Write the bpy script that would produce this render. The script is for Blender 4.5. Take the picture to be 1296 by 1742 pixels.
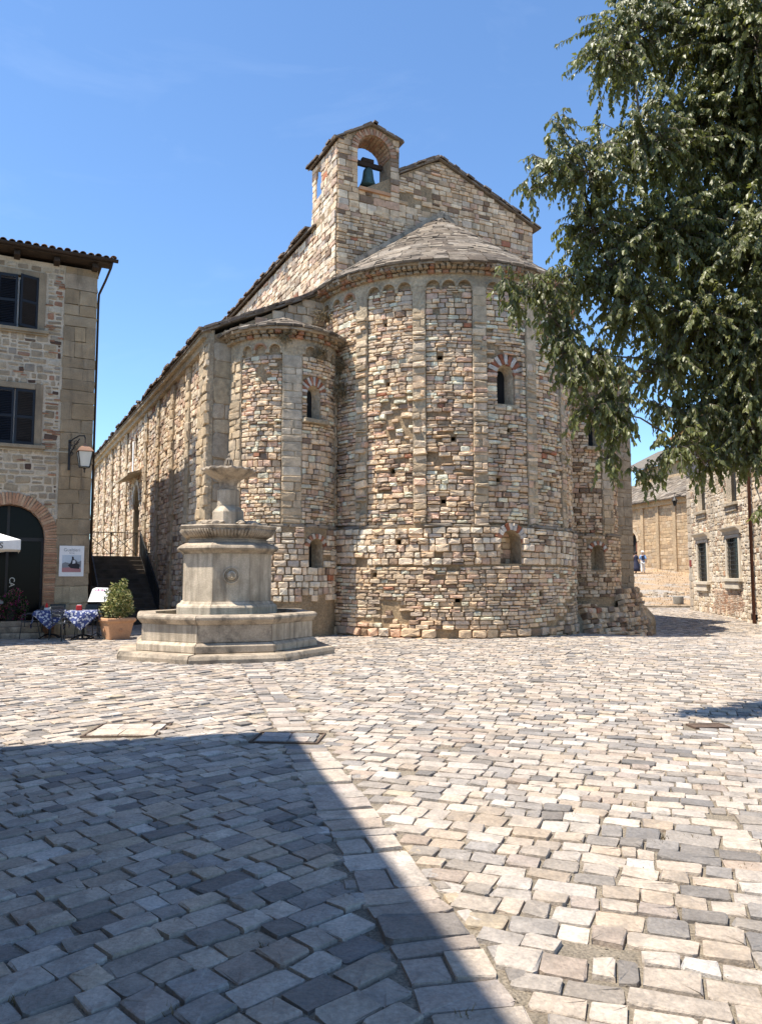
import bpy, bmesh, math, random
import numpy as np
from mathutils import Vector, Matrix
for o in list(bpy.data.objects): bpy.data.objects.remove(o)
SC = bpy.context.scene
COL = SC.collection
R = random.Random(7)
N = np.random.default_rng(11)
rad = math.radians

# ------------------------------------------------------------------ camera
CAMH = 1.65; PITCH = rad(4.775); FPX = 1305.0
cd = bpy.data.cameras.new('camera'); cam = bpy.data.objects.new('camera', cd); COL.objects.link(cam)
cam.location = (0, 0, CAMH); cam.rotation_euler = (rad(90) + PITCH, 0, 0)
cd.sensor_fit = 'HORIZONTAL'; cd.sensor_width = 36; cd.lens = FPX / 1296 * 36
cd.clip_start = 0.05; cd.clip_end = 3000
SC.camera = cam
SC.render.resolution_x = 761; SC.render.resolution_y = 1024

# ------------------------------------------------------------------ sky and sun
SUN_EL = rad(64.5); SAZ = (-0.935, -0.354)            # horizontal direction towards the sun
w = bpy.data.worlds.new('World'); SC.world = w; w.use_nodes = True
wt = w.node_tree; wt.nodes.clear()
sky = wt.nodes.new('ShaderNodeTexSky'); sky.sky_type = 'NISHITA'; sky.sun_disc = False
sky.sun_elevation = SUN_EL; sky.sun_rotation = math.atan2(SAZ[0], SAZ[1])
sky.altitude = 600; sky.air_density = 1.0; sky.dust_density = 0.25; sky.ozone_density = 3.5
tc = wt.nodes.new('ShaderNodeTexCoord')
mp = wt.nodes.new('ShaderNodeMapping'); mp.inputs['Scale'].default_value = (2.2, 2.2, 9.0); mp.inputs['Rotation'].default_value = (0.25, 0.35, 0.3)
nz = wt.nodes.new('ShaderNodeTexNoise'); nz.inputs['Scale'].default_value = 2.0; nz.inputs['Detail'].default_value = 8; nz.inputs['Roughness'].default_value = .6; nz.inputs['Distortion'].default_value = .6
rp = wt.nodes.new('ShaderNodeValToRGB'); rp.color_ramp.elements[0].position = .56; rp.color_ramp.elements[1].position = .85
rp.color_ramp.elements[1].color = (.06, .06, .06, 1)
mx = wt.nodes.new('ShaderNodeMixRGB'); mx.inputs[2].default_value = (5.5, 6.2, 7.2, 1)
bg = wt.nodes.new('ShaderNodeBackground'); bg.inputs[1].default_value = 0.127
wo = wt.nodes.new('ShaderNodeOutputWorld')
L = wt.links.new
L(tc.outputs['Generated'], mp.inputs[0]); L(mp.outputs[0], nz.inputs[0]); L(nz.outputs[0], rp.inputs[0])
L(rp.outputs[0], mx.inputs[0]); tn = wt.nodes.new('ShaderNodeMixRGB'); tn.blend_type = 'MULTIPLY'; tn.inputs[0].default_value = 1; tn.inputs[2].default_value = (.87, 1.02, 1.11, 1)
L(sky.outputs[0], tn.inputs[1]); L(tn.outputs[0], mx.inputs[1]); L(mx.outputs[0], bg.inputs[0]); L(bg.outputs[0], wo.inputs[0])

sd = bpy.data.lights.new('sun', 'SUN'); sd.energy = 4.9; sd.angle = rad(0.53); sd.color = (1.0, 0.925, 0.81)
sun = bpy.data.objects.new('sun', sd); COL.objects.link(sun)
sv = Vector((SAZ[0] * math.cos(SUN_EL), SAZ[1] * math.cos(SUN_EL), math.sin(SUN_EL)))
sun.rotation_euler = sv.to_track_quat('Z', 'Y').to_euler(); sun.location = (-20, -10, 40)
vs = SC.view_settings; vs.view_transform = 'Standard'; vs.look = 'None'; vs.gamma = 1; vs.exposure = 0.9
vs.use_curve_mapping = False

# ------------------------------------------------------------------ helpers
def proj(P):
    """pixel position (photo size 1296 x 1742) and depth; only used to choose which stones are big enough to be single objects"""
    P = np.asarray(P, float); q = P - np.array([0, 0, CAMH]); cp, sp = math.cos(PITCH), math.sin(PITCH)
    z = q[..., 1] * cp + q[..., 2] * sp; yy = -q[..., 1] * sp + q[..., 2] * cp
    zz = np.where(z > .05, z, 1e9)
    return 648 + FPX * q[..., 0] / zz, 871 - FPX * yy / zz, z

def gz(x, y):
    dip = -.4 * np.exp(-((x - 9.5) ** 2 + (y - 27) ** 2) / 18.0)
    wx = np.clip((np.asarray(x, float) - 7) / 6.0, 0, 1)
    t = np.clip(np.asarray(y, float) - 38.5, 0, 31)
    ease = np.where(t < 4, t * t / 8, t - 2)
    return dip + wx * .0885 * ease

def setp(o, label=None, cat=None, group=None, kind=None):
    if label: o['label'] = label
    if cat: o['category'] = cat
    if group: o['group'] = group
    if kind: o['kind'] = kind
    return o

def empty(name, loc=(0, 0, 0), rz=0, label=None, cat=None, group=None):
    o = bpy.data.objects.new(name, None); COL.objects.link(o); o.location = loc; o.rotation_euler = (0, 0, rz)
    o.empty_display_size = .2
    return setp(o, label, cat, group)

def link(name, me, m=None, parent=None, matrix=None):
    o = bpy.data.objects.new(name, me); COL.objects.link(o)
    if m is not None and me is not None and len(me.materials) == 0: me.materials.append(m)
    if parent is not None: o.parent = parent
    if matrix is not None: o.matrix_local = matrix
    return o

def copy_tree(o, parent=None):
    c = o.copy(); COL.objects.link(c)
    if parent is not None: c.parent = parent
    for ch in list(o.children): copy_tree(ch, c)
    return c

def fast_mesh(name, V, F, tint=None, smooth=False):
    """V (n,3), F (m,3) arrays -> mesh"""
    me = bpy.data.meshes.new(name); n, m = len(V), len(F)
    me.vertices.add(n); me.vertices.foreach_set('co', np.ascontiguousarray(V, np.float32).ravel())
    me.loops.add(m * 3); me.loops.foreach_set('vertex_index', np.ascontiguousarray(F, np.int32).ravel())
    me.polygons.add(m); me.polygons.foreach_set('loop_start', np.arange(0, m * 3, 3, dtype=np.int32))
    me.polygons.foreach_set('use_smooth', np.full(m, smooth))
    me.update(calc_edges=True)
    if tint is not None:
        a = me.attributes.new('tint', 'FLOAT_COLOR', 'POINT')
        a.data.foreach_set('color', np.concatenate([tint, np.ones((n, 1))], 1).astype(np.float32).ravel())
    return me

class MB:
    def __init__(s): s.v = []; s.f = []
    def add(s, vs, fs):
        k = len(s.v); s.v += [tuple(map(float, q)) for q in vs]; s.f += [tuple(i + k for i in f) for f in fs]; return s
    def box(s, x0, x1, y0, y1, z0, z1):
        return s.add([(x0, y0, z0), (x1, y0, z0), (x1, y1, z0), (x0, y1, z0), (x0, y0, z1), (x1, y0, z1), (x1, y1, z1), (x0, y1, z1)],
                     [(0, 3, 2, 1), (4, 5, 6, 7), (0, 1, 5, 4), (1, 2, 6, 5), (2, 3, 7, 6), (3, 0, 4, 7)])
    def bar(s, p, q, wd, hd, up=(0, 0, 1)):
        p, q = Vector(p), Vector(q); d = (q - p).normalized(); u = Vector(up)
        if abs(d.dot(u)) > .98: u = Vector((1, 0, 0))
        r = d.cross(u).normalized(); u = r.cross(d).normalized(); r = r * wd / 2; u = u * hd / 2
        return s.add([p - r - u, p + r - u, p + r + u, p - r + u, q - r - u, q + r - u, q + r + u, q - r + u],
                     [(0, 3, 2, 1), (4, 5, 6, 7), (0, 1, 5, 4), (1, 2, 6, 5), (2, 3, 7, 6), (3, 0, 4, 7)][::1])
    def tube(s, pts, r, n=8, cap=True):
        pts = [Vector(p) for p in pts]; rs = r if hasattr(r, '__len__') else [r] * len(pts); rings = []
        pn = None
        for i, p in enumerate(pts):
            d = (pts[min(i + 1, len(pts) - 1)] - pts[max(i - 1, 0)]).normalized()
            if pn is None: a = d.orthogonal().normalized()
            else: a = (pn - d * pn.dot(d)); a = a.normalized() if a.length > 1e-6 else d.orthogonal().normalized()
            pn = a; b = d.cross(a)
            rings.append([p + (a * math.cos(2 * math.pi * k / n) + b * math.sin(2 * math.pi * k / n)) * rs[i] for k in range(n)])
        k0 = len(s.v)
        for rg in rings: s.v += [tuple(q) for q in rg]
        for i in range(len(pts) - 1):
            for k in range(n): s.f.append((k0 + i * n + k, k0 + i * n + (k + 1) % n, k0 + (i + 1) * n + (k + 1) % n, k0 + (i + 1) * n + k))
        if cap:
            s.f.append(tuple(k0 + k for k in range(n))[::-1]); s.f.append(tuple(k0 + (len(pts) - 1) * n + k for k in range(n)))
        return s
    def lathe(s, prof, n=16, cx=0, cy=0, ph=0, cap=True):
        k0 = len(s.v)
        for r, z in prof:
            for k in range(n):
                t = ph + 2 * math.pi * k / n; s.v.append((cx + r * math.cos(t), cy + r * math.sin(t), z))
        m = len(prof)
        for i in range(m - 1):
            for k in range(n): s.f.append((k0 + i * n + k, k0 + i * n + (k + 1) % n, k0 + (i + 1) * n + (k + 1) % n, k0 + (i + 1) * n + k))
        if cap:
            s.f.append(tuple(k0 + k for k in range(n))[::-1]); s.f.append(tuple(k0 + (m - 1) * n + k for k in range(n)))
        return s
    def prism(s, poly, d0, d1, fn):
        """poly list of (a,b); fn(a,b,d)->point"""
        n = len(poly); vs = [fn(a, b, d0) for a, b in poly] + [fn(a, b, d1) for a, b in poly]
        return s.add(vs, [tuple(range(n)), tuple(range(2 * n - 1, n - 1, -1))] + [(i, i + n, (i + 1) % n + n, (i + 1) % n) for i in range(n)])
    def mesh(s, name, smooth=False, fix=True):
        me = bpy.data.meshes.new(name); me.from_pydata(s.v, [], s.f); me.update()
        if fix:
            bm = bmesh.new(); bm.from_mesh(me); bmesh.ops.recalc_face_normals(bm, faces=bm.faces); bm.to_mesh(me); bm.free()
        if smooth: me.polygons.foreach_set('use_smooth', [True] * len(me.polygons))
        return me
    def obj(s, name, m, parent=None, smooth=False, bevel=0, fix=True):
        o = link(name, s.mesh(name, smooth, fix), m, parent)
        if bevel:
            b = o.modifiers.new('bevel', 'BEVEL'); b.width = bevel; b.segments = 2; b.limit_method = 'ANGLE'; b.angle_limit = rad(35)
        return o

# ------------------------------------------------------------------ materials
def mat(name, base=(.5, .5, .5), rough=.85, src=None, n1=(3, .25), n2=(40, .15), bump=(30, .4, .01), spec=.3, metal=0, stain=None, trans=0, streak=None):
    """src None: base colour; 'tint': per-stone mesh attribute; 'obj': per-object colour.  n1/n2 = (scale, amount) of two noise layers"""
    m = bpy.data.materials.new(name); m.use_nodes = True; t = m.node_tree; nd = t.nodes; b = nd['Principled BSDF']; lk = t.links.new
    b.inputs['Roughness'].default_value = rough; b.inputs['Specular IOR Level'].default_value = spec; b.inputs['Metallic'].default_value = metal
    geo = nd.new('ShaderNodeNewGeometry')
    if src == 'tint':
        c = nd.new('ShaderNodeAttribute'); c.attribute_name = 'tint'; cs = c.outputs['Color']
    elif src == 'obj':
        c = nd.new('ShaderNodeObjectInfo'); cs = c.outputs['Color']
    else:
        c = nd.new('ShaderNodeRGB'); c.outputs[0].default_value = (*base, 1); cs = c.outputs[0]
    def noise(scale, det=4, vec=None, rgh=.55):
        n = nd.new('ShaderNodeTexNoise'); n.inputs['Scale'].default_value = scale; n.inputs['Detail'].default_value = det; n.inputs['Roughness'].default_value = rgh
        lk(vec or geo.outputs['Position'], n.inputs['Vector']); return n
    for sc, am in (n1, n2):
        if am:
            n = noise(sc); r = nd.new('ShaderNodeMapRange'); r.inputs[1].default_value = .3; r.inputs[2].default_value = .7
            r.inputs[3].default_value = 1 - am; r.inputs[4].default_value = 1 + am; lk(n.outputs[0], r.inputs[0])
            x = nd.new('ShaderNodeVectorMath'); x.operation = 'SCALE'; lk(cs, x.inputs[0]); lk(r.outputs[0], x.inputs['Scale']); cs = x.outputs[0]
    if stain:
        sc, col, lo, hi = stain
        n = noise(sc, 6, rgh=.65)
        r = nd.new('ShaderNodeMapRange'); r.inputs[1].default_value = lo; r.inputs[2].default_value = hi; lk(n.outputs[0], r.inputs[0])
        x = nd.new('ShaderNodeMixRGB'); x.inputs[2].default_value = (*col, 1); lk(r.outputs[0], x.inputs[0]); lk(cs, x.inputs[1]); cs = x.outputs[0]
    if streak:
        sc, col, lo, hi = streak
        mpn = nd.new('ShaderNodeMapping'); mpn.inputs['Scale'].default_value = (1, 1, .12); lk(geo.outputs['Position'], mpn.inputs[0])
        n = noise(sc, 5, mpn.outputs[0])
        r = nd.new('ShaderNodeMapRange'); r.inputs[1].default_value = lo; r.inputs[2].default_value = hi; lk(n.outputs[0], r.inputs[0])
        x = nd.new('ShaderNodeMixRGB'); x.inputs[2].default_value = (*col, 1); lk(r.outputs[0], x.inputs[0]); lk(cs, x.inputs[1]); cs = x.outputs[0]
    lk(cs, b.inputs['Base Color'])
    if bump:
        n = noise(bump[0], 6, rgh=.65); bp = nd.new('ShaderNodeBump'); bp.inputs['Strength'].default_value = bump[1]; bp.inputs['Distance'].default_value = bump[2]
        lk(n.outputs[0], bp.inputs['Height']); lk(bp.outputs[0], b.inputs['Normal'])
    if trans:
        b.inputs['Transmission Weight'].default_value = trans
    return m

M = {}
M['st'] = mat('church_stone', src='tint', n1=(6, .22), n2=(45, .18), bump=(28, .9, .02), stain=(.55, (.30, .245, .185), .5, .8), streak=(2.6, (.17, .135, .10), .56, .82))
M['so'] = mat('church_stone_piece', src='obj', n1=(6, .22), n2=(45, .18), bump=(28, .9, .02), stain=(.55, (.30, .245, .185), .5, .8), streak=(2.6, (.17, .135, .10), .56, .82))
M['mortar'] = mat('lime_mortar', (.31, .225, .135), n1=(2, .3), n2=(22, .3), bump=(14, 1, .04))
M['render'] = mat('rough_render', (.42, .335, .225), n1=(1.4, .3), n2=(14, .28), bump=(9, 1, .06), stain=(1.1, (.2, .165, .12), .5, .75))
M['ashlar'] = mat('ashlar_block', src='obj', n1=(2.5, .22), n2=(45, .2), bump=(30, .9, .014), stain=(3.2, (.33, .275, .20), .6, .78), streak=(5, (.13, .10, .07), .55, .8))
M['ct'] = mat('cobble', src='tint', rough=.62, n1=(7, .16), n2=(50, .2), bump=(22, 1.0, .016), spec=.35, stain=(5, (.19, .168, .145), .52, .8))
M['co'] = mat('cobble_piece', src='obj', rough=.62, n1=(7, .16), n2=(50, .2), bump=(22, 1.0, .016), spec=.35, stain=(5, (.19, .168, .145), .52, .8))
M['sand'] = mat('joint_sand', (.225, .19, .145), n1=(2.2, .25), n2=(70, .45), bump=(75, 1, .012), stain=(1.3, (.17, .15, .115), .5, .75))
M['slate_t'] = mat('roof_slab', src='tint', rough=.9, n1=(5, .3), n2=(40, .25), bump=(30, .8, .015))
M['slate_o'] = mat('roof_slab_piece', src='obj', rough=.9, n1=(5, .3), n2=(40, .25), bump=(30, .8, .015))
M['lime'] = mat('fountain_stone', (.53, .445, .335), rough=.8, n1=(2.2, .16), n2=(75, .26), bump=(38, .9, .012), streak=(7, (.19, .155, .115), .44, .74), stain=(1.4, (.31, .255, .185), .46, .68))
M['limed'] = mat('fountain_weathered_stone', (.385, .315, .235), rough=.85, n1=(3, .25), n2=(40, .2), bump=(40, .7, .01), stain=(3.2, (.11, .092, .072), .46, .68))
M['brick'] = mat('brick', (.36, .2, .12), n1=(5, .25), n2=(50, .2), bump=(50, .6, .008))
M['bricko'] = mat('brick_piece', src='obj', n1=(5, .2), n2=(50, .2), bump=(50, .6, .008))
M['palestone'] = mat('pale_frame_stone', (.58, .51, .41), n1=(2.2, .12), n2=(40, .12), bump=(40, .5, .008))
M['terra'] = mat('terracotta', (.48, .27, .15), rough=.8, n1=(5, .14), n2=(40, .1), bump=(60, .25, .004))
M['iron'] = mat('wrought_iron', (.018, .017, .017), rough=.55, n1=(5, .2), n2=(60, .2), bump=(60, .2, .002), spec=.4)
M['rust'] = mat('rusty_pipe', (.09, .035, .02), rough=.6, n1=(5, .25), n2=(60, .2), bump=None)
M['dark'] = mat('dark_interior', (.012, .012, .012), rough=.9, n1=(2, .2), n2=(1, 0), bump=None)
M['glass'] = mat('window_glass', (.006, .006, .0065), rough=.15, n1=(1, 0), n2=(1, 0), bump=None, spec=.09)
M['shut'] = mat('blue_shutter_paint', (.009, .011, .016), rough=.5, n1=(3, .2), n2=(60, .15), bump=(60, .2, .003))
M['white'] = mat('white_paint', (.78, .77, .74), rough=.6, n1=(2, .05), n2=(30, .04), bump=None)
M['wood'] = mat('dark_wood', (.035, .023, .015), rough=.8, n1=(5, .3), n2=(40, .3), bump=(40, .5, .006))
M['door'] = mat('red_brown_door', (.19, .075, .045), rough=.6, n1=(5, .3), n2=(40, .2), bump=(40, .3, .004))
M['bronze'] = mat('bell_bronze', (.07, .12, .105), rough=.55, metal=.5, n1=(6, .3), n2=(40, .3), bump=(40, .2, .003))
M['gut'] = mat('gutter_metal', (.032, .021, .015), rough=.5, metal=.3, n1=(3, .2), n2=(40, .1), bump=None)
def leaf_mat(name, base, tr):
    m = mat(name, base, rough=.44, n1=(1.6, .3), n2=(25, .3), bump=None, spec=.5); t = m.node_tree; b = t.nodes['Principled BSDF']; out = [n for n in t.nodes if n.type == 'OUTPUT_MATERIAL'][0]
    tl = t.nodes.new('ShaderNodeBsdfTranslucent'); tl.inputs[0].default_value = (*tr, 1); ms = t.nodes.new('ShaderNodeMixShader'); ms.inputs[0].default_value = .3
    t.links.new(b.outputs[0], ms.inputs[1]); t.links.new(tl.outputs[0], ms.inputs[2]); t.links.new(ms.outputs[0], out.inputs[0]); return m
M['leaf'] = leaf_mat('leaf', (.135, .145, .052), (.27, .30, .06)); M['leafy'] = leaf_mat('young_leaf', (.2, .2, .05), (.35, .35, .05))
M['bark'] = mat('bark', (.15, .125, .1), rough=.95, n1=(6, .3), n2=(40, .3), bump=(30, .9, .02))
M['shrub'] = mat('shrub_leaf', src='tint', rough=.5, n1=(5, .2), n2=(40, .15), bump=None, spec=.3)
M['dry'] = mat('dry_weed', (.2, .15, .08), rough=.9, n1=(9, .3), n2=(40, .3), bump=None)
M['metal'] = mat('grey_chair_metal', (.07, .078, .082), rough=.45, metal=.4, n1=(5, .1), n2=(40, .1), bump=None)
M['water'] = mat('water', (.05, .07, .06), rough=.05, n1=(1, 0), n2=(1, 0), bump=(12, .1, .01), spec=.6)
M['grass'] = mat('dry_grass_slope', (.36, .25, .15), n1=(.6, .18), n2=(14, .35), bump=(16, 1, .05), stain=(.45, (.34, .30, .25), .5, .6))
M['land'] = mat('ground', (.28, .235, .16), n1=(.05, .25), n2=(1.5, .25), bump=(3, 1, .05))
M['far'] = mat('far_wall_stone', (.39, .285, .175), n1=(1.2, .18), n2=(9, .22), bump=(8, 1, .05))
M['skin'] = mat('skin', (.5, .3, .21), rough=.6, n1=(1, 0), n2=(1, 0), bump=None)
def flat(name, c, rough=.7, spec=.3): 
    M[name] = mat(name, c, rough=rough, n1=(4, .08), n2=(40, .05), bump=None, spec=spec); return M[name]
for k, c in dict(red_plastic=(.5, .03, .03), navy_cloth=(.02, .022, .045), blue_shirt=(.2, .36, .62), white_cloth=(.7, .69, .66), brass=(.5, .38, .18), pink=(.42, .03, .13),
                 magenta=(.34, .02, .2), paper=(.62, .64, .66), pale_yellow=(.6, .58, .3), ink=(.03, .03, .035), poster_sky=(.5, .56, .6), poster_pink=(.42, .2, .2), hair=(.03, .02, .015),
                 grey_panel=(.22, .23, .24), lamp_glass=(.62, .6, .52), copper=(.27, .15, .095), sign_red=(.2, .03, .02), beige=(.5, .46, .36), soil=(.04, .03, .02)).items(): flat(k, c)
def cloth_mat():
    m = bpy.data.materials.new('blue_patterned_cloth'); m.use_nodes = True; t = m.node_tree; nd = t.nodes; lk = t.links.new; b = nd['Principled BSDF']; b.inputs['Roughness'].default_value = .9
    geo = nd.new('ShaderNodeNewGeometry'); v = nd.new('ShaderNodeTexVoronoi'); v.inputs['Scale'].default_value = 15; v.feature = 'F1'
    n = nd.new('ShaderNodeTexNoise'); n.inputs['Scale'].default_value = 24; n.inputs['Detail'].default_value = 3
    lk(geo.outputs['Position'], v.inputs[0]); lk(geo.outputs['Position'], n.inputs[0])
    a = nd.new('ShaderNodeMath'); a.operation = 'ADD'; lk(v.outputs['Distance'], a.inputs[0]); lk(n.outputs[0], a.inputs[1])
    r = nd.new('ShaderNodeValToRGB'); r.color_ramp.interpolation = 'CONSTANT'; e = r.color_ramp.elements; e[0].color = (.50, .52, .58, 1); e[1].position = .9; e[1].color = (.016, .022, .085, 1)
    x = e.new(1.12); x.color = (.05, .07, .2, 1)
    lk(a.outputs[0], r.inputs[0]); lk(r.outputs[0], b.inputs['Base Color']); return m
M['cloth'] = cloth_mat()

# ------------------------------------------------------------------ stones
def make_template(seed, top=.74, inset=.13, bulge=1.0, n=8, corner=.10):
    """rounded irregular block: local x width, z height in [-.5,.5], y = 0 (embedded) .. 1 (face).  ring at the back, ring at the face edge, inset ring, centre"""
    r = random.Random(seed); cs = []
    base = [(-.5, -.5 + corner), (-.5 + corner, -.5), (.5 - corner, -.5), (.5, -.5 + corner), (.5, .5 - corner), (.5 - corner, .5), (-.5 + corner, .5), (-.5, .5 - corner)]
    base = [(x + r.uniform(-.045, .045), z + r.uniform(-.06, .06)) for x, z in base]
    V = []
    for x, z in base: V.append((x, -.6, z))
    for x, z in base: V.append((x * .985, top + r.uniform(-.2, .16), z * .97))
    for x, z in base: V.append((x * (1 - inset * 1.3) + r.uniform(-.04, .04), bulge * (.95 + r.uniform(-.16, .1)), z * (1 - inset * 1.7) + r.uniform(-.04, .04)))
    V.append((r.uniform(-.12, .12), bulge * (1.0 + r.uniform(-.1, .14)), r.uniform(-.12, .12)))
    F = []
    for k in range(8):
        j = (k + 1) % 8
        F += [(k, j, 8 + j), (k, 8 + j, 8 + k), (8 + k, 8 + j, 16 + j), (8 + k, 16 + j, 16 + k), (16 + k, 16 + j, 24)]
    V = np.array(V); F = np.array(F)
    c = np.array([0, -.1, 0])
    for i, f in enumerate(F):
        a, b, d = V[f]; nrm = np.cross(b - a, d - a)
        if nrm @ ((a + b + d) / 3 - c) < 0: F[i] = f[::-1]
    return V, F
ROUGH = [make_template(i) for i in range(28)]
COBB = [make_template(100 + i, top=.88, inset=.055, corner=.065) for i in range(28)]
SLAB = [make_template(200 + i, top=.9, inset=.06, corner=.06) for i in range(16)]
BRK0 = 28
BLOCK = [make_template(300 + i, top=.93, inset=.035, corner=.025) for i in range(12)]

ROUGH = ROUGH + BLOCK
class Bag:
    """a collection of single stones, later turned into objects (the ones that show largest) and one joined part (the rest)"""
    def __init__(s, bank): s.bank = bank; s.rows = []
    def add(s, pos, ax, nn, up, size, tint, name='stone', pri=1.0):
        s.rows.append((tuple(pos), tuple(ax), tuple(nn), tuple(up), size, tint, (R.randrange(28, 40) if (name == 'brick' and len(s.bank) > 30) else R.randrange(min(28, len(s.bank)))), name, pri))
    def emit(s, root, m_obj, m_attr, world=Matrix.Identity(4), limit=300, stuff='stonework', smooth=False, objname='stone', margin=0):
        n = len(s.rows)
        if not n: return
        pos = np.array([r[0] for r in s.rows]); ax = np.array([r[1] for r in s.rows]); nn = np.array([r[2] for r in s.rows]); up = np.array([r[3] for r in s.rows])
        sz = np.array([r[4] for r in s.rows]); ti = np.array([r[5] for r in s.rows]); k = np.array([r[6] for r in s.rows]); pri = np.array([r[8] for r in s.rows])
        Wm = np.array(world); wp = pos @ Wm[:3, :3].T + Wm[:3, 3]; wn = nn @ Wm[:3, :3].T
        px, py, d = proj(wp); view = np.array([0, 0, CAMH]) - wp; view /= np.linalg.norm(view, axis=1)[:, None]
        facing = (view * wn).sum(1); area = sz[:, 0] * sz[:, 1] * np.clip(facing, 0, 1) / np.maximum(d, .1) ** 2
        ok = (px > 0) & (px < 1296) & (py > 0) & (py < 1742) & (d > .3) & (facing > .05)
        sc = np.where(ok, area * pri, -1)
        order = np.argsort(-sc); pick = [i for i in order[:limit] if sc[i] > 0]; pickset = set(pick)
        meshes = {}
        for i in pick:
            kk = int(k[i]); nm = s.rows[i][7]
            if (kk, nm) not in meshes:
                V, F = s.bank[kk]; me = fast_mesh(nm, V, F, smooth=smooth); me.materials.append(m_obj); meshes[(kk, nm)] = me
            o = bpy.data.objects.new(nm, meshes[(kk, nm)]); COL.objects.link(o); o.parent = root
            mt = Matrix.Identity(4)
            for c in range(3):
                mt[c][0] = ax[i, c] * sz[i, 0]; mt[c][1] = nn[i, c] * sz[i, 2]; mt[c][2] = up[i, c] * sz[i, 1]; mt[c][3] = pos[i, c]
            o.matrix_local = mt; o.color = (*ti[i], 1)
        rest = np.array([i for i in range(n) if i not in pickset], int)
        if len(rest):
            Vs, Fs, Ts = [], [], []; off = 0
            for kk in range(len(s.bank)):
                idx = rest[k[rest] == kk]
                if not len(idx): continue
                V, F = s.bank[kk]; nv = len(V)
                X = pos[idx][:, None, :] + V[None, :, 0:1] * (ax[idx] * sz[idx, 0:1])[:, None, :] + V[None, :, 1:2] * (nn[idx] * sz[idx, 2:3])[:, None, :] + V[None, :, 2:3] * (up[idx] * sz[idx, 1:2])[:, None, :]
                Vs.append(X.reshape(-1, 3)); Fs.append((F[None] + (off + np.arange(len(idx)) * nv)[:, None, None]).reshape(-1, 3)); Ts.append(np.repeat(ti[idx], nv, 0)); off += len(idx) * nv
            me = fast_mesh(stuff, np.concatenate(Vs), np.concatenate(Fs), np.concatenate(Ts), smooth)
            o = link(stuff, me, m_attr, root); o['kind'] = 'stuff'

PV = 0
def pick(pal):
    t = R.random() * sum(p[0] for p in pal)
    for wgt, c in pal:
        t -= wgt
        if t <= 0: break
    f = R.uniform(.84, 1.14); h = R.uniform(-.03, .03)
    f *= 1 if not PV else PV
    return (max(.01, c[0] * f * (1 + h)), max(.01, c[1] * f), max(.01, c[2] * f * (1 - h * 1.5)))

class Plane:
    def __init__(s, o, d, n): s.o = Vector(o); s.d = Vector(d); s.n = Vector(n)
    def P(s, a, z, off=0): return s.o + s.d * a + s.n * off + Vector((0, 0, z))
    def N(s, a): return s.n
    def U(s): return Vector((0, 0, 1))
class Cyl:
    """a = arc length at radius r0; angle 0 points to local -y"""
    def __init__(s, cx, cy, r0): s.c = Vector((cx, cy, 0)); s.r = r0
    def N(s, a): t = a / s.r; return Vector((math.sin(t), -math.cos(t), 0))
    def P(s, a, z, off=0): return s.c + s.N(a) * (s.r + off) + Vector((0, 0, z))

def stone_at(bag, surf, a, z, wd, ht, dp, tint, off=0, roll=0, name='stone', pri=1, tilt=0):
    n = surf.N(a).copy(); up = Vector((0, 0, 1))
    if tilt: n = (n + up * R.uniform(-tilt, tilt) + n.cross(up) * R.uniform(-tilt, tilt)).normalized(); up = (up - n * up.dot(n)).normalized()
    ax = n.cross(up)
    if roll:
        c, s = math.cos(roll), math.sin(roll); ax, up = ax * c + up * s, up * c - ax * s
    bag.add(surf.P(a, z, off), ax, n, up, (wd, ht, dp), tint, name, pri)

def lay(bag, surf, spans, z0, z1, hr, lr, pal, dp=(.03, .06), joint=.012, off=0, wob=.012, roll=.02, tilt=.04, skip=.0, split=.12, name='stone', keep=None, wavy=0):
    z = z0; run = 0; fac_ = 1
    while z < z1 - .03:
        if run <= 0: run = R.randint(2, 8); fac_ = R.choice([.78, .9, 1, 1, 1.12, 1.35]) if wavy else 1
        run -= 1
        h = min(R.uniform(*hr) * fac_, z1 - z)
        if z1 - z - h < hr[0] * .6: h = z1 - z
        zc = z + h / 2
        for a0, a1 in spans(zc):
            a = a0
            while a < a1 - .04:
                l = R.uniform(*lr) * (1 if h > .5 * (hr[0] + hr[1]) else R.uniform(.75, 1.15))
                if a1 - a - l < lr[0] * .7: l = a1 - a
                hs = [(zc, h)]
                if R.random() < split and h > hr[0] * 1.25:
                    f = R.uniform(.35, .65); hs = [(z + h * f / 2, h * f), (z + h * f + h * (1 - f) / 2, h * (1 - f))]
                for zz, hh in hs:
                    if R.random() < skip or (keep and not keep(a + l / 2, zz)): continue
                    if wavy: zz = zz + wavy * (math.sin(a * 1.1 + zc * .8) + .5 * math.sin(a * 2.7 - zc * 1.3))
                    stone_at(bag, surf, a + l / 2 + R.uniform(-wob, wob) * .4, zz + R.uniform(-wob, wob) * .5, max(.03, l - joint * R.uniform(.6, 1.8)), max(.025, hh - joint * R.uniform(.6, 1.8)),
                             R.uniform(*dp), pick(pal), off, R.gauss(0, roll), name, 1, tilt)
                a += l
        z += h

def cut(spans, lo, hi):
    out = []
    for a, b in spans:
        if hi <= a or lo >= b: out.append((a, b)); continue
        if a < lo: out.append((a, lo))
        if hi < b: out.append((hi, b))
    return [q for q in out if q[1] - q[0] > .05]

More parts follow.
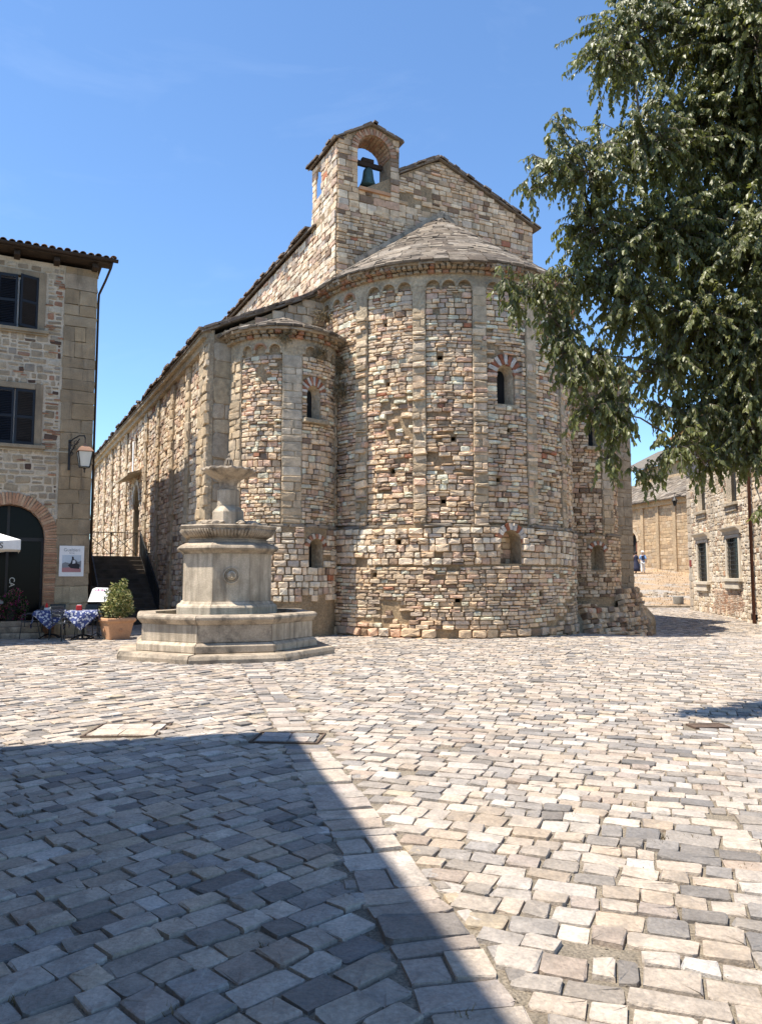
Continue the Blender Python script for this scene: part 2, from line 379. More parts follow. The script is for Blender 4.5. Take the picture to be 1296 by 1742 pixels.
class Op:
    """opening: centre a, half width, sill z, spring z (arched above) or flat head"""
    def __init__(s, a, hw, zs, zt, arch=True): s.a, s.hw, s.zs, s.zt, s.arch = a, hw, zs, zt, arch
    def top(s, a):
        return s.zt + math.sqrt(max(0, s.hw ** 2 - (a - s.a) ** 2)) if s.arch else s.zt
    def half(s, z, grow=0):
        if z < s.zs - grow or z > s.zt + (s.hw if s.arch else 0) + grow: return 0
        if z <= s.zt or not s.arch: return s.hw + grow
        return math.sqrt(max(0, (s.hw + grow) ** 2 - (z - s.zt) ** 2))
    def outline(s):
        p = [(s.a - s.hw, s.zs), (s.a + s.hw, s.zs), (s.a + s.hw, s.zt)]
        if s.arch: p += [(s.a + s.hw * math.cos(t), s.zt + s.hw * math.sin(t)) for t in [math.pi * k / 10 for k in range(1, 10)]]
        return p + [(s.a - s.hw, s.zt)]

def wall_mesh(surf, a0, a1, z0, z1, ops=(), step=.4, off=0, mb=None, back=None):
    """wall face with openings left out; z0 / z1 numbers or functions of a; back = thickness of a plain rear face"""
    mb = mb or MB(); f0 = z0 if callable(z0) else (lambda a: z0); f1 = z1 if callable(z1) else (lambda a: z1)
    A = {a0, a1}; n = max(1, int(math.ceil((a1 - a0) / step)))
    for i in range(n + 1): A.add(a0 + (a1 - a0) * i / n)
    for o in ops:
        for i in range(13): A.add(o.a - o.hw * math.cos(math.pi * i / 12))
    A = sorted(A); A = [a for i, a in enumerate(A) if i == 0 or a - A[i - 1] > 1e-4]
    for a, b in zip(A, A[1:]):
        m = (a + b) / 2; bands = [((f0(a), f0(b)), (f1(a), f1(b)))]
        for o in sorted([o for o in ops if o.a - o.hw < m < o.a + o.hw], key=lambda o: o.zs):
            lo, hi = bands.pop(); bands += [(lo, (o.zs, o.zs)), ((o.top(a), o.top(b)), hi)]
        for lo, hi in bands: mb.add([surf.P(a, lo[0], off), surf.P(b, lo[1], off), surf.P(b, hi[1], off), surf.P(a, hi[0], off)], [(0, 1, 2, 3)])
        if back: mb.add([surf.P(a, f0(a), -back), surf.P(b, f0(b), -back), surf.P(b, f1(b), -back), surf.P(a, f1(a), -back)], [(3, 2, 1, 0)]); mb.add([surf.P(a, f1(a), off), surf.P(b, f1(b), off), surf.P(b, f1(b), -back), surf.P(a, f1(a), -back)], [(0, 1, 2, 3)])
    return mb

def reveal(surf, op, depth, splay=1.0, off=0, root=None, name='window', m_side=None, m_back=None, backname='pane', slit=None):
    """sides of an opening, narrowing inwards, and what closes it at the back"""
    ol = op.outline(); zc = op.zs + .5 * (op.zt - op.zs)
    inn = [(op.a + (a - op.a) * splay, zc + (z - zc) * (1 - (1 - splay) * .35)) for a, z in ol]
    n = len(ol); mb = MB(); vs = [surf.P(a, z, off) for a, z in ol] + [surf.P(a, z, -depth) for a, z in inn]
    mb.add(vs, [(i, (i + 1) % n, (i + 1) % n + n, i + n) for i in range(n)])
    o = mb.obj(name, m_side, root, fix=False)
    b = MB(); c = surf.P(op.a, zc, -depth + .01); b.add([c] + [surf.P(op.a + (a - op.a) * 1.02, z, -depth + .01) for a, z in inn], [(0, i + 1, (i + 1) % n + 1) for i in range(n)])
    b.obj(backname, m_back, o, fix=False)
    return o

def voussoirs(bag, surf, op, rout, n, pals, dp, name='brick', t0=0, t1=math.pi, off=0, gap=.008, pri=3):
    rm = (op.hw + rout) / 2
    for k in range(n):
        t = t0 + (t1 - t0) * (k + .5) / n
        a = op.a + rm * math.cos(t); z = op.zt + rm * math.sin(t); n_ = surf.N(a); up0 = Vector((0, 0, 1)); right = (surf.P(a + .01, 0) - surf.P(a - .01, 0)).normalized()
        radial = right * math.cos(t) + up0 * math.sin(t); ax = n_.cross(radial)
        bag.add(surf.P(a, z, off), ax, n_, radial, (rm * (t1 - t0) / n - gap, rout - op.hw, dp), pick(pals[k % len(pals)]), name, pri)
# ================================================================== GROUND
def grid_obj(name, xs, ys, zoff, m, kind='structure', zf=gz):
    X, Y = np.meshgrid(xs, ys); Z = zf(X, Y) + zoff; V = np.stack([X, Y, Z], -1).reshape(-1, 3); nx, ny = len(xs), len(ys); F = []
    i = (np.arange(ny - 1)[:, None] * nx + np.arange(nx - 1)[None]).ravel()
    F = np.concatenate([np.stack([i, i + 1, i + nx + 1], 1), np.stack([i, i + nx + 1, i + nx], 1)])
    o = link(name, fast_mesh(name, V, F, smooth=True), m); o['kind'] = kind; return o
far_axis = [-900, -500, -300, -150, -80]
grid_obj('ground', np.array(far_axis + list(range(-60, 61, 3)) + [80, 150, 300, 500, 900]), np.array(far_axis + list(range(-60, 91, 3)) + [120, 200, 400, 900]), -.06, M['land'])
plaza = grid_obj('plaza_paving', np.arange(-20, 27.1, .5), np.arange(-14, 40.1, .5), -.012, M['sand'])
slope = grid_obj('dry_grass_slope', np.arange(8, 40.1, .5), np.arange(40.0, 75.1, .5), .03, M['grass'], zf=lambda X, Y: gz(X, Y) + .04 * np.sin(X * 1.7 + Y * .6) * np.sin(Y * 1.3))

# ================================================================== CHURCH
A0 = rad(26.678); CX, CY = 1.912, 24.55
CW = Matrix.Translation((CX, CY, 0)) @ Matrix.Rotation(A0, 4, 'Z')
church = empty('church', (CX, CY, 0), A0, 'large rough stone church with rounded apses, pilaster strips and bell gable behind the fountain', 'church')
def church_xy(s, t): q = CW @ Vector((s, t, 0)); return q.x, q.y
PAL = [(.3, (0.740, 0.568, 0.382)), (.22, (0.648, 0.462, 0.294)), (.16, (0.563, 0.433, 0.310)), (.12, (0.624, 0.416, 0.294)), (.12, (0.740, 0.693, 0.516)), (.05, (0.269, 0.180, 0.123)), (.09, (0.502, 0.400, 0.310)), (.006, (0.391, 0.158, 0.087))]
PALG = [(.32, (0.665, 0.481, 0.305)), (.24, (0.547, 0.382, 0.235)), (.18, (0.740, 0.579, 0.393)), (.12, (0.594, 0.382, 0.256)), (.11, (0.225, 0.148, 0.094)), (.1, (0.547, 0.437, 0.325)), (.006, (0.380, 0.153, 0.084))]
PALW = [(.35, (0.721, 0.568, 0.407)), (.25, (0.740, 0.629, 0.473)), (.18, (0.589, 0.431, 0.284)), (.12, (0.568, 0.390, 0.279)), (.06, (0.273, 0.187, 0.128)), (.08, (0.480, 0.390, 0.312)), (.006, (0.371, 0.147, 0.076))]
PALP = [(.6, (0.494, 0.378, 0.246)), (.3, (0.437, 0.333, 0.217)), (.1, (0.570, 0.450, 0.312))]
PALA = [(.6, (0.485, 0.395, 0.283)), (.4, (0.533, 0.442, 0.322))]
RED = [(1, (.31, .11, .055)), (.5, (.36, .16, .09))]; WHI = [(1, (.55, .48, .4))]
from mathutils import noise as mnoise
def patchy(a, z):
    v = mnoise.noise(Vector((a * .55 + 3, z * .8, 1.7))); return not (v > .42 and R.random() < .5)
cb = Bag(ROUGH)
def D(t, r): return rad(t) * r

# ---- central apse
Rc = 4.0; Sc = Cyl(0, 0, Rc)
PIL = [(-67, -60), (-42.2, -35.7), (-19.2, -12.0), (4.3, 10.8), (27.5, 34), (51, 57.5), (74, 80)]
pilA = [(D(a + .12 * (b - a), Rc), D(b - .12 * (b - a), Rc)) for a, b in PIL]; e0, e1 = D(-90, Rc), D(90, Rc)
cwin = Op(D(-4.3, Rc), .26, 6.38, 7.22); cn = Op(D(-3.8, Rc), .31, 1.98, 2.58)
PUT = [Op(D(t, Rc), hw, z, z + hh, False) for t, z, hw, hh in ((-50, 4.45, .06, .13), (-31, 7.55, .07, .12), (-52, 6.9, .055, .12), (-26, 5.3, .06, .12), (-8, 4.2, .06, .12), (-3, 5.6, .05, .12), (16, 6.0, .06, .13), (20, 4.2, .06, .12), (-30, 3.6, .06, .11), (15, 8.0, .06, .12), (40, 6.5, .06, .12), (-53, 8.6, .055, .11))]
PUTL = [Op(D(t, Rc), hw, z, z + hh, False) for t, z, hw, hh in ((-57, 1.62, .07, .12), (-47, 2.5, .06, .12), (-25, .95, .07, .1), (10, 1.1, .06, .12), (25, 2.3, .06, .12))]
def cut_ops(sp, ops, z, g=.012):
    for o in ops:
        if o.zs - .06 < z < o.zt + .06: sp = cut(sp, o.a - o.hw - g, o.a + o.hw + g)
    return sp
mb = wall_mesh(Sc, e0, e1, 3.0, 10.0, [cwin] + PUT, .28)
wall_mesh(Sc, e0, e1, -.7, 3.02, [cn] + PUTL, .28, off=.12, mb=mb)
capse = mb.obj('apse_wall', M['mortar'], church, fix=False)
def bays(z):
    sp = [(e0, e1)]
    for a, b in pilA: sp = cut(sp, a, b)
    sp = cut_ops(sp, PUT, z)
    h = cwin.half(z, .0)
    if z < 7.24 and h: sp = cut(sp, cwin.a - h - .02, cwin.a + h + .02)
    elif z < 7.72 and z >= 7.2: sp = cut(sp, cwin.a - .52, cwin.a + .52) if z < 7.5 else cut(sp, cwin.a - .35, cwin.a + .35)
    return sp
lay(cb, Sc, bays, 3.06, 6.2, (.08, .145), (.14, .4), PAL, (.045, .13), skip=.02, tilt=.07, wob=.016, roll=.03, wavy=.018, keep=patchy)
lay(cb, Sc, bays, 6.2, 9.62, (.08, .14), (.14, .38), PAL, (.035, .10), skip=.015, tilt=.055, wavy=.018, keep=patchy)
# pilaster strips: a body and its own blocks
for i, (a, b) in enumerate(pilA):
    m_ = MB(); n = 3
    for k in range(n):
        u0, u1 = a + (b - a) * k / n, a + (b - a) * (k + 1) / n
        m_.add([Sc.P(u0, 3.02, .115), Sc.P(u1, 3.02, .115), Sc.P(u1, 9.75, .115), Sc.P(u0, 9.75, .115)], [(0, 1, 2, 3)])
    m_.add([Sc.P(a, 3.02, -.05), Sc.P(a, 3.02, .115), Sc.P(a, 9.75, .115), Sc.P(a, 9.75, -.05)], [(0, 1, 2, 3)])
    m_.add([Sc.P(b, 3.02, -.05), Sc.P(b, 3.02, .115), Sc.P(b, 9.75, .115), Sc.P(b, 9.75, -.05)], [(0, 1, 2, 3)])
    m_.obj('pilaster_strip', M['render'], church, fix=False)
    smooth_from = {2: 8.6, 3: 7.6}.get(i, 9)
    lay(cb, Sc, lambda z, a=a, b=b: [(a - .01, b + .01)], 3.06, min(smooth_from, 9.7), (.1, .24), (.18, .46), PALP + PAL[:4], (.02, .11) if i < 3 else (.02, .05), off=.1, wob=.05 if i < 3 else .02, roll=.06, tilt=.13, skip=.08, joint=.02)
    if smooth_from < 9: lay(cb, Sc, lambda z, a=a, b=b: [(a, b)], smooth_from, 9.6, (.28, .5), (.4, .7), PALP, (.01, .02), off=.11, wob=.004, roll=.006, tilt=.015, joint=.01)
# lower, thicker wall
def low(z):
    sp = cut_ops([(e0, e1)], PUTL, z); h = cn.half(z, 0)
    if h and z < 2.6: sp = cut(sp, cn.a - h - .02, cn.a + h + .02)
    elif 2.6 <= z < 3.0: sp = cut(sp, cn.a - .5, cn.a + .5) if z < 2.8 else cut(sp, cn.a - .34, cn.a + .34)
    return sp
lay(cb, Sc, low, 1.95, 2.95, (.11, .19), (.15, .42), PALW, (.05, .13), off=.12, skip=.02, tilt=.07, roll=.03, wavy=.018, keep=patchy)
lay(cb, Sc, low, .25, 1.9, (.075, .13), (.14, .4), PAL, (.04, .10), off=.12, skip=.02, tilt=.05, wavy=.018, keep=patchy)
lay(cb, Sc, low, -.45, .25, (.12, .2), (.22, .55), PALG, (.05, .16), off=.12, wob=.03, skip=.06, tilt=.12, roll=.05)
lay(cb, Sc, lambda z: cut([(e0, e1)], cn.a - .6, cn.a + .6), 2.95, 3.05, (.09, .1), (.4, .9), [(1, (.22, .19, .155)), (1, (.33, .275, .21))], (.08, .2), off=.04, wob=.02, skip=.12, tilt=.06)
voussoirs(cb, Sc, cwin, .56, 11, [RED, WHI], .06, off=.0, t0=-.12, t1=math.pi + .12)
lay(cb, Sc, lambda z: [(cwin.a - .55, cwin.a - .29), (cwin.a + .29, cwin.a + .6)], 6.38, 7.18, (.24, .34), (.3, .5), PALA, (.02, .035), off=.012, wob=.004, tilt=.01)
voussoirs(cb, Sc, cn, .50, 11, [RED, WHI, WHI], .05, off=.12, t0=-.05, t1=math.pi + .05)
reveal(Sc, cwin, .3, .6, 0, church, 'window', M['render'], M['dark'])
for o_ in PUT: reveal(Sc, o_, .22, 1, 0, church, 'putlog_hole', M['mortar'], M['dark'], 'hole_back')
for o_ in PUTL: reveal(Sc, o_, .15, 1, .12, church, 'putlog_hole', M['mortar'], M['dark'], 'hole_back')
reveal(Sc, cn, .34, .92, .12, church, 'blocked_window', M['render'], M['mortar'], 'stone_infill')
lay(cb, Sc, lambda z: [(cn.a - .27, cn.a + .27)], 1.99, 2.86, (.13, .2), (.2, .5), PALG, (.02, .05), off=-.34)
m_ = MB(); 
for k in range(6):
    a_, b_ = cwin.a - .42 + .14 * k, cwin.a - .42 + .14 * (k + 1)
    m_.add([Sc.P(a_, 6.26, -.02), Sc.P(b_, 6.26, -.02), Sc.P(b_, 6.26, .07), Sc.P(a_, 6.26, .07), Sc.P(a_, 6.37, -.3), Sc.P(b_, 6.37, -.3), Sc.P(b_, 6.36, .06), Sc.P(a_, 6.36, .06)], [(0, 1, 2, 3), (4, 7, 6, 5), (3, 2, 6, 7), (0, 3, 7, 4), (1, 5, 6, 2)])
m_.obj('sill', M['render'], church)

# frieze with small blind arches between the pilasters
def frieze(surf, segs, zc, rr, ztop, off, bandw, drop=.1):
    mb = MB()
    for a, b, n in segs:
        if n == 0:
            k = max(1, int((b - a) / .2)); pts = [(a + (b - a) * i / k, zc - drop - .02) for i in range(k + 1)]
        else:
            pitch = (b - a) / n; r = min(rr, pitch * .43); pts = []
            for j in range(n):
                c = a + pitch * (j + .5); pts.append((a + pitch * j, zc - drop)); pts.append((c - r, zc - drop))
                pts += [(c - r * math.cos(math.pi * i / 10), zc + r * math.sin(math.pi * i / 10)) for i in range(11)]
                pts.append((c + r, zc - drop)); 
                band = MB(); q = [(c - r * math.cos(math.pi * i / 8), zc + r * math.sin(math.pi * i / 8)) for i in range(9)]
                Q = [(c - (r + bandw) * math.cos(math.pi * i / 8), zc + (r + bandw) * math.sin(math.pi * i / 8)) for i in range(9)]
                for i in range(8):
                    vs = [surf.P(*q[i], off + .018), surf.P(*q[i + 1], off + .018), surf.P(*Q[i + 1], off + .018), surf.P(*Q[i], off + .018), surf.P(*q[i], -.02), surf.P(*q[i + 1], -.02), surf.P(*Q[i + 1], off - .01), surf.P(*Q[i], off - .01)]
                    band.add(vs, [(0, 1, 2, 3), (0, 4, 5, 1), (3, 2, 6, 7)])
                band.obj('blind_arch', M['brick'] if R.random() < .3 else M['render'], church, fix=False)
            pts.append((b, zc - drop))
        for p, q in zip(pts, pts[1:]):
            if abs(p[0] - q[0]) > 1e-5: mb.add([surf.P(p[0], p[1], off), surf.P(q[0], q[1], off), surf.P(q[0], ztop, off), surf.P(p[0], ztop, off)], [(0, 1, 2, 3)])
            mb.add([surf.P(p[0], p[1], off), surf.P(q[0], q[1], off), surf.P(q[0], q[1], -.02), surf.P(p[0], p[1], -.02)], [(0, 3, 2, 1)])
    return mb.obj('frieze', M['render'], church, fix=False)
segs = []; last = e0
for a, b in pilA:
    segs.append((last, a, 3 if a - last > .9 else 2)); segs.append((a, b, 0)); last = b
segs.append((last, e1, 2))
frieze(Sc, segs, 9.58, .185, 9.98, .112, .05)
def cornice(surf, a0, a1, z, h, proj_, n, off):
    for k in range(n):
        a = a0 + (a1 - a0) * (k + .5) / n; nn_ = surf.N(a); up = Vector((0, 0, 1)); ax = nn_.cross(up)
        cb.add(surf.P(a, z + h / 2, off), ax, nn_, up, ((a1 - a0) / n * R.uniform(.84, .97), h * R.uniform(.9, 1), proj_ * R.uniform(.75, 1.05)), pick([(.5, (.36, .27, .17)), (.3, (.30, .24, .17)), (.2, (.34, .17, .1))]), 'brick', .5)
cornice(Sc, e0, e1, 9.93, .09, .2, 66, .05); cornice(Sc, e0, e1, 10.03, .15, .36, 88, .05)

# half-cone roof of overlapping stone slabs
slb = Bag(SLAB)
PALS = [(.4, (0.158, 0.128, 0.097)), (.25, (0.211, 0.174, 0.135)), (.25, (0.099, 0.078, 0.059)), (.1, (0.260, 0.220, 0.173))]
def cone_roof(cx, cy, r0, z0, z1, name, rows, arc=(-95, 95), sl=(.28, .6)):
    mb = MB(); n = 40; t0, t1 = rad(arc[0]), rad(arc[1]); ring = []
    for i in range(n + 1): t = t0 + (t1 - t0) * i / n; ring.append((cx + r0 * math.sin(t), cy - r0 * math.cos(t), z0))
    ring2 = [(x, y, z0 - .07) for x, y, z in ring]
    mb.add([(cx, cy, z1)] + ring + ring2 + [(cx, cy, z0 - .07)], [(0, i + 1, i + 2) for i in range(n)] + [(i + 1, i + 2 + n, i + 3 + n, i + 2)[:4] for i in range(n)] + [(2 * n + 3, i + 3 + n, i + 2 + n) for i in range(n)])
    mb.obj(name, M['limed'], church)
    Ls = math.hypot(r0, z1 - z0); sa = (z1 - z0) / Ls; ca = r0 / Ls
    for k in range(rows):
        f = (k + .5) / rows; r = r0 * (1 - f) * 1.0 + .04; z = z0 + (z1 - z0) * f; a = t0 - R.random() * .1
        if k == rows - 1: continue
        while a < t1:
            da = R.uniform(*sl) / max(r, .25); tm = a + da / 2
            if tm > t1: break
            out = Vector((math.sin(tm), -math.cos(tm), 0)); down = (out * ca - Vector((0, 0, sa))).normalized(); nrm = (out * sa + Vector((0, 0, ca))).normalized()
            tl = R.uniform(-.10, .16); upv = -down; nn2 = (nrm + down * tl).normalized(); upv = (upv - nn2 * upv.dot(nn2)).normalized(); ax = nn2.cross(upv)
            slb.add(Vector((cx, cy, 0)) + out * r + Vector((0, 0, z + R.uniform(0, .025))) + (-upv) * R.uniform(-.03, .05), ax, nn2, upv, (da * r * R.uniform(.93, 1.0), Ls / rows * R.uniform(1.25, 1.6), R.uniform(.03, .055)), pick(PALS), 'roof_slab')
            a += da
cone_roof(0, 0, 4.4, 10.2, 13.45, 'apse_roof', 34, sl=(.25, .62))

# ---- south-side small apse (left in the picture) and its twin
def small_apse(cx, mirror):
    r = 1.5; S = Cyl(cx, 0, r); g = (lambda t: -t) if mirror else (lambda t: t)
    q0, q1 = D(-90, r), D(90, r)
    pl = sorted([tuple(sorted((D(g(a), r), D(g(b), r)))) for a, b in [(-88, -66), (-20.5, 0), (52, 72)]])
    win = Op(D(15 if not mirror else -8, r), .22, 5.98, 6.72); ni = Op(D(17 if not mirror else -9, r), .22, 1.85, 2.45)
    mb = wall_mesh(S, q0, q1, 3.0, 8.3, [win], .16); wall_mesh(S, q0, q1, -.8, 3.02, [ni], .16, off=.09, mb=mb); mb.obj('apse_wall', M['mortar'], church, fix=False)
    def b_(z):
        sp = [(q0, q1)]
        for a, b in pl: sp = cut(sp, a, b)
        if 5.9 < z < 6.76: sp = cut(sp, win.a - .24, win.a + .24)
        elif 6.76 <= z < 7.22: sp = cut(sp, win.a - .45, win.a + .45)
        return sp
    pal = PALG if mirror else PAL
    lay(cb, S, b_, 3.06, 7.72, (.085, .15), (.12, .32), pal, (.035, .10), skip=.015, tilt=.06, wavy=.018, keep=patchy)
    def l_(z):
        sp = [(q0, q1)]
        if 1.8 < z < 2.5: sp = cut(sp, ni.a - .24, ni.a + .24)
        elif 2.5 <= z < 2.9: sp = cut(sp, ni.a - .37, ni.a + .37)
        return sp
    lay(cb, S, l_, .95, 2.95, (.09, .155), (.13, .36), PALG if mirror else PALW, (.03, .08), off=.09, skip=.03, tilt=.06, wavy=.018, keep=patchy)
    lay(cb, S, lambda z: [(q0, q1)], 2.95, 3.06, (.1, .11), (.3, .6), [(1, (.27, .225, .175))], (.07, .17), off=.03, skip=.12)
    for i, (a, b) in enumerate(pl):
        m_ = MB(); n = 3
        for k in range(n):
            u0, u1 = a + (b - a) * k / n, a + (b - a) * (k + 1) / n
            m_.add([S.P(u0, 3.02, .085), S.P(u1, 3.02, .085), S.P(u1, 7.8, .085), S.P(u0, 7.8, .085)], [(0, 1, 2, 3)])
        for e in (a, b): m_.add([S.P(e, 3.02, -.05), S.P(e, 3.02, .085), S.P(e, 7.8, .085), S.P(e, 7.8, -.05)], [(0, 1, 2, 3)])
        m_.obj('pilaster_strip', M['render'], church, fix=False)
        if i == 1:
            lay(cb, S, lambda z: [(a, b)], 4.35, 7.7, (.13, .3), (.26, .54), PALA, (.015, .028), off=.08, wob=.002, roll=.004, tilt=.01, joint=.008, split=0)
            lay(cb, S, lambda z: [(a, b)], 3.06, 4.35, (.18, .3), (.2, .5), PALP, (.02, .06), off=.075, wob=.02, tilt=.08)
        else:
            lay(cb, S, lambda z: [(a, b)], 3.06, 7.7, (.16, .34), (.22, .5), PALP, (.02, .07), off=.07, wob=.03, tilt=.1, skip=.05, roll=.05)
    voussoirs(cb, S, win, .47, 13, [WHI, RED], .035, off=.0, t0=.0, t1=math.pi)
    voussoirs(cb, S, ni, .36, 9, [RED, WHI], .05, off=.085)
    reveal(S, win, .26, .6, 0, church, 'window', M['render'], M['dark'])
    reveal(S, ni, .3, .8, .09, church, 'blocked_window', M['render'], M['dark'] if not mirror else M['mortar'], 'stone_infill')
    sg = []; last = q0
    for a, b in pl: 
        if a - last > .3: sg.append((last, a, 3 if a - last > .9 else 2))
        sg.append((a, b, 0)); last = b
    if q1 - last > .3: sg.append((last, q1, 1))
    frieze(S, sg, 7.86, .14, 8.22, .087, .045)
    cornice(S, q0, q1, 8.16, .09, .16, 22, .05); cornice(S, q0, q1, 8.26, .13, .26, 26, .04)
    cone_roof(cx, 0, 1.86, 8.42, 9.2, 'apse_roof', 11, sl=(.2, .48))
    # sill block
    m_ = MB(); m_.box(-.42, .42, -.16, .05, -.07, .05); o = m_.obj('sill', M['render'], church, bevel=.02); p = S.P(win.a, 5.92, .05); o.location = p; o.rotation_euler = (0, 0, win.a / r)
small_apse(-5.35, False); small_apse(5.35, True)

# ---- flat east walls (plane y = 0), corner piers, upper gable
SE = Plane((0, 0, 0), (1, 0, 0), (0, -1, 0))
HL, HR = 7.42, 8.25
def aisle_top(a): return 8.45 + (a + HL) * .535 if a < 0 else 8.9 + (HR - a) * .33
def gable(a): return (15.48 + a * .585) if a < 0 else (15.48 - a * .395)
mb = wall_mesh(SE, -HL, -3.7, -.6, aisle_top, step=.5, back=.6); wall_mesh(SE, 3.7, HR, -.9, aisle_top, step=.5, back=.6, mb=mb)
wall_mesh(SE, -3.7, 3.85, 8.5, gable, step=.35, off=.02, mb=mb, back=.6); mb.obj('east_wall', M['mortar'], church, fix=False)
def span_le(z):
    hi = -3.72; lo = -HL
    if z > 8.45: lo = max(lo, (z - 8.4) / .535 - HL)
    return [(lo, hi)] if hi - lo > .1 else []
lay(cb, SE, span_le, 8.2, 10.3, (.14, .24), (.2, .45), PALG, (.02, .05), tilt=.02, wavy=.018, keep=patchy)
lay(cb, SE, lambda z: [(-HL, -6.82)], .0, 8.25, (.35, .75), (.3, .62), [(1, (.40, .325, .22)), (.6, (.36, .30, .22))], (.012, .03), wob=.008, tilt=.015, joint=.018)
lay(cb, SE, lambda z: [(6.8, HR)], .5, 9.2, (.22, .42), (.3, .7), [(1, (.38, .31, .22)), (.6, (.34, .285, .21))], (.012, .03), wob=.008, tilt=.015)
cb_pri = lambda a, z: True
def span_g(z):
    lo = max(-3.68, (z - 15.4) / .585) if z > 13.3 else -3.68
    hi = min(3.83, (15.42 - z) / .395) if z > 13.9 else 3.83
    lo2 = lo if z < 15 else max(lo, -1.5)
    sp = [(lo, hi)] if hi - lo > .15 else []
    return cut(sp, -3.75, -1.52) if z > 13.2 else sp
lay(cb, SE, span_g, 10.25, 15.35, (.1, .18), (.16, .44), PALG, (.025, .055), off=.02, tilt=.025, wavy=.018, keep=patchy)
# raking stone course over the cone roof
m_ = MB(); m_.bar((.12, -.09, 13.62), (-3.1, -.09, 11.35), .2, .12, (0, -1, 0)); m_.bar((.12, -.09, 13.62), (3.2, -.09, 11.2), .2, .12, (0, -1, 0)); m_.obj('raking_course', M['limed'], church)

# ---- south side wall (plane x = -HL) with pilaster strips, door and windows
LEN = 29.0
SS = Plane((-HL, 0, 0), (0, 1, 0), (-1, 0, 0))
sdoor = Op(12.45, .72, 2.42, 4.75); w1 = Op(12.9, .28, 6.75, 7.55); w2 = Op(14.25, .28, 6.75, 7.5)
mb = wall_mesh(SS, 0, LEN, -.6, 8.75, [sdoor, w1, w2], .6); mb.obj('south_wall', M['mortar'], church, fix=False)
SP = [(0, 1.0), (2.6, 3.05), (4.95, 5.4), (7.5, 7.95), (10.0, 10.45), (15.1, 15.55), (17.4, 17.85), (20.0, 20.45), (22.9, 23.35), (25.7, 26.2), (28.2, 29)]
def span_s(z):
    sp = [(1.0, LEN)]
    for a, b in SP: sp = cut(sp, a, b)
    for o in (w1, w2, sdoor):
        h = o.half(z, .04)
        if h: sp = cut(sp, o.a - h, o.a + h)
    if z > 8.15: return []
    return sp
lay(cb, SS, span_s, -.2, 8.2, (.13, .21), (.2, .5), PALW, (.02, .075), tilt=.08, skip=.03, roll=.04, keep=lambda a, z: a < 19 or R.random() < .9)
for i, (a, b) in enumerate(SP):
    m_ = MB().box(-HL - (.1 if i else .17), -HL + .02, a, b, -.5, 8.3 if i else 8.42); m_.obj('pilaster_strip', M['render'], church)
    lay(cb, SS, lambda z, a=a, b=b: [(a - .02, b)], -.1, 8.2, (.18, .36), (.3, .6), PALP, (.02, .06) if i else (.02, .1), off=.085 if i else .15, wob=.03, tilt=.12, skip=.08, roll=.06)
m_ = MB().box(-HL - .2, -HL + .02, 0.02, LEN, 8.17, 8.36).box(-HL - .32, -HL + .02, 0.02, LEN, 8.36, 8.6); m_.obj('cornice', M['render'], church)
voussoirs(cb, SS, sdoor, 1.0, 11, [[(1, (.68, .62, .53))]], .07, off=.02, gap=.004)
lay(cb, SS, lambda z: [(sdoor.a - 1.0, sdoor.a - .74), (sdoor.a + .74, sdoor.a + 1.0)], 2.42, 4.75, (.3, .5), (.3, .4), [(1, (.38, .24, .16)), (1, (.42, .33, .24))], (.02, .03), off=.02, wob=.004, tilt=.01)
reveal(SS, sdoor, .3, .96, 0, church, 'doorway', M['render'], M['dark'], 'door_leaf')
for o_ in (w1, w2): reveal(SS, o_, .5, .75, 0, church, 'window', M['render'], M['dark']); voussoirs(cb, SS, o_, .5, 9, [WHI, RED], .05)
m_ = MB().prism([(0, 0), (-.62, -.22), (-.62, -.3), (0, -.12)], 11.2, 14.75, lambda a, b, d: (-HL + a, d, 6.05 + b)); m_.obj('door_hood', M['render'], church)
m_ = MB().box(-HL - .09, -HL + .01, 13.32, 13.58, 6.05, 7.5); m_.obj('pipe', M['white'], church)

# ---- clerestory, plain north walls, west end, roofs
SCL = Plane((-3.7, 0, 0), (0, 1, 0), (-1, 0, 0))
wall_mesh(SCL, 2.0, LEN, 9.5, 13.05, step=1).obj('clerestory_wall', M['mortar'], church, fix=False)
wall_mesh(SCL, 0, 2.02, 9.5, 13.3, step=1).obj('bell_gable_flank', M['mortar'], church, fix=False)
lay(cb, SCL, lambda z: [(0.0, LEN)], 10.2, 13.0, (.14, .22), (.22, .55), PALW, (.02, .06), tilt=.05, keep=lambda a, z: a < 22)
m_ = MB().box(HR - .5, HR, .6, LEN, -1, 8.7).box(3.4, 3.85, .6, LEN, 8.5, 13.6).box(-HL, HR, LEN - .4, LEN, -1, 8.6).box(-3.7, 3.85, LEN - .4, LEN, 8.5, 13); m_.obj('rear_walls', M['mortar'], church)
def roof_sheet(name, pts, th=.14):
    m_ = MB(); n = len(pts); m_.add([p for p in pts] + [(x, y, z + th) for x, y, z in pts], [tuple(range(n))[::-1], tuple(range(n, 2 * n))] + [(i, (i + 1) % n, (i + 1) % n + n, i + n) for i in range(n)]); return m_.obj(name, M['slate_o'], church)
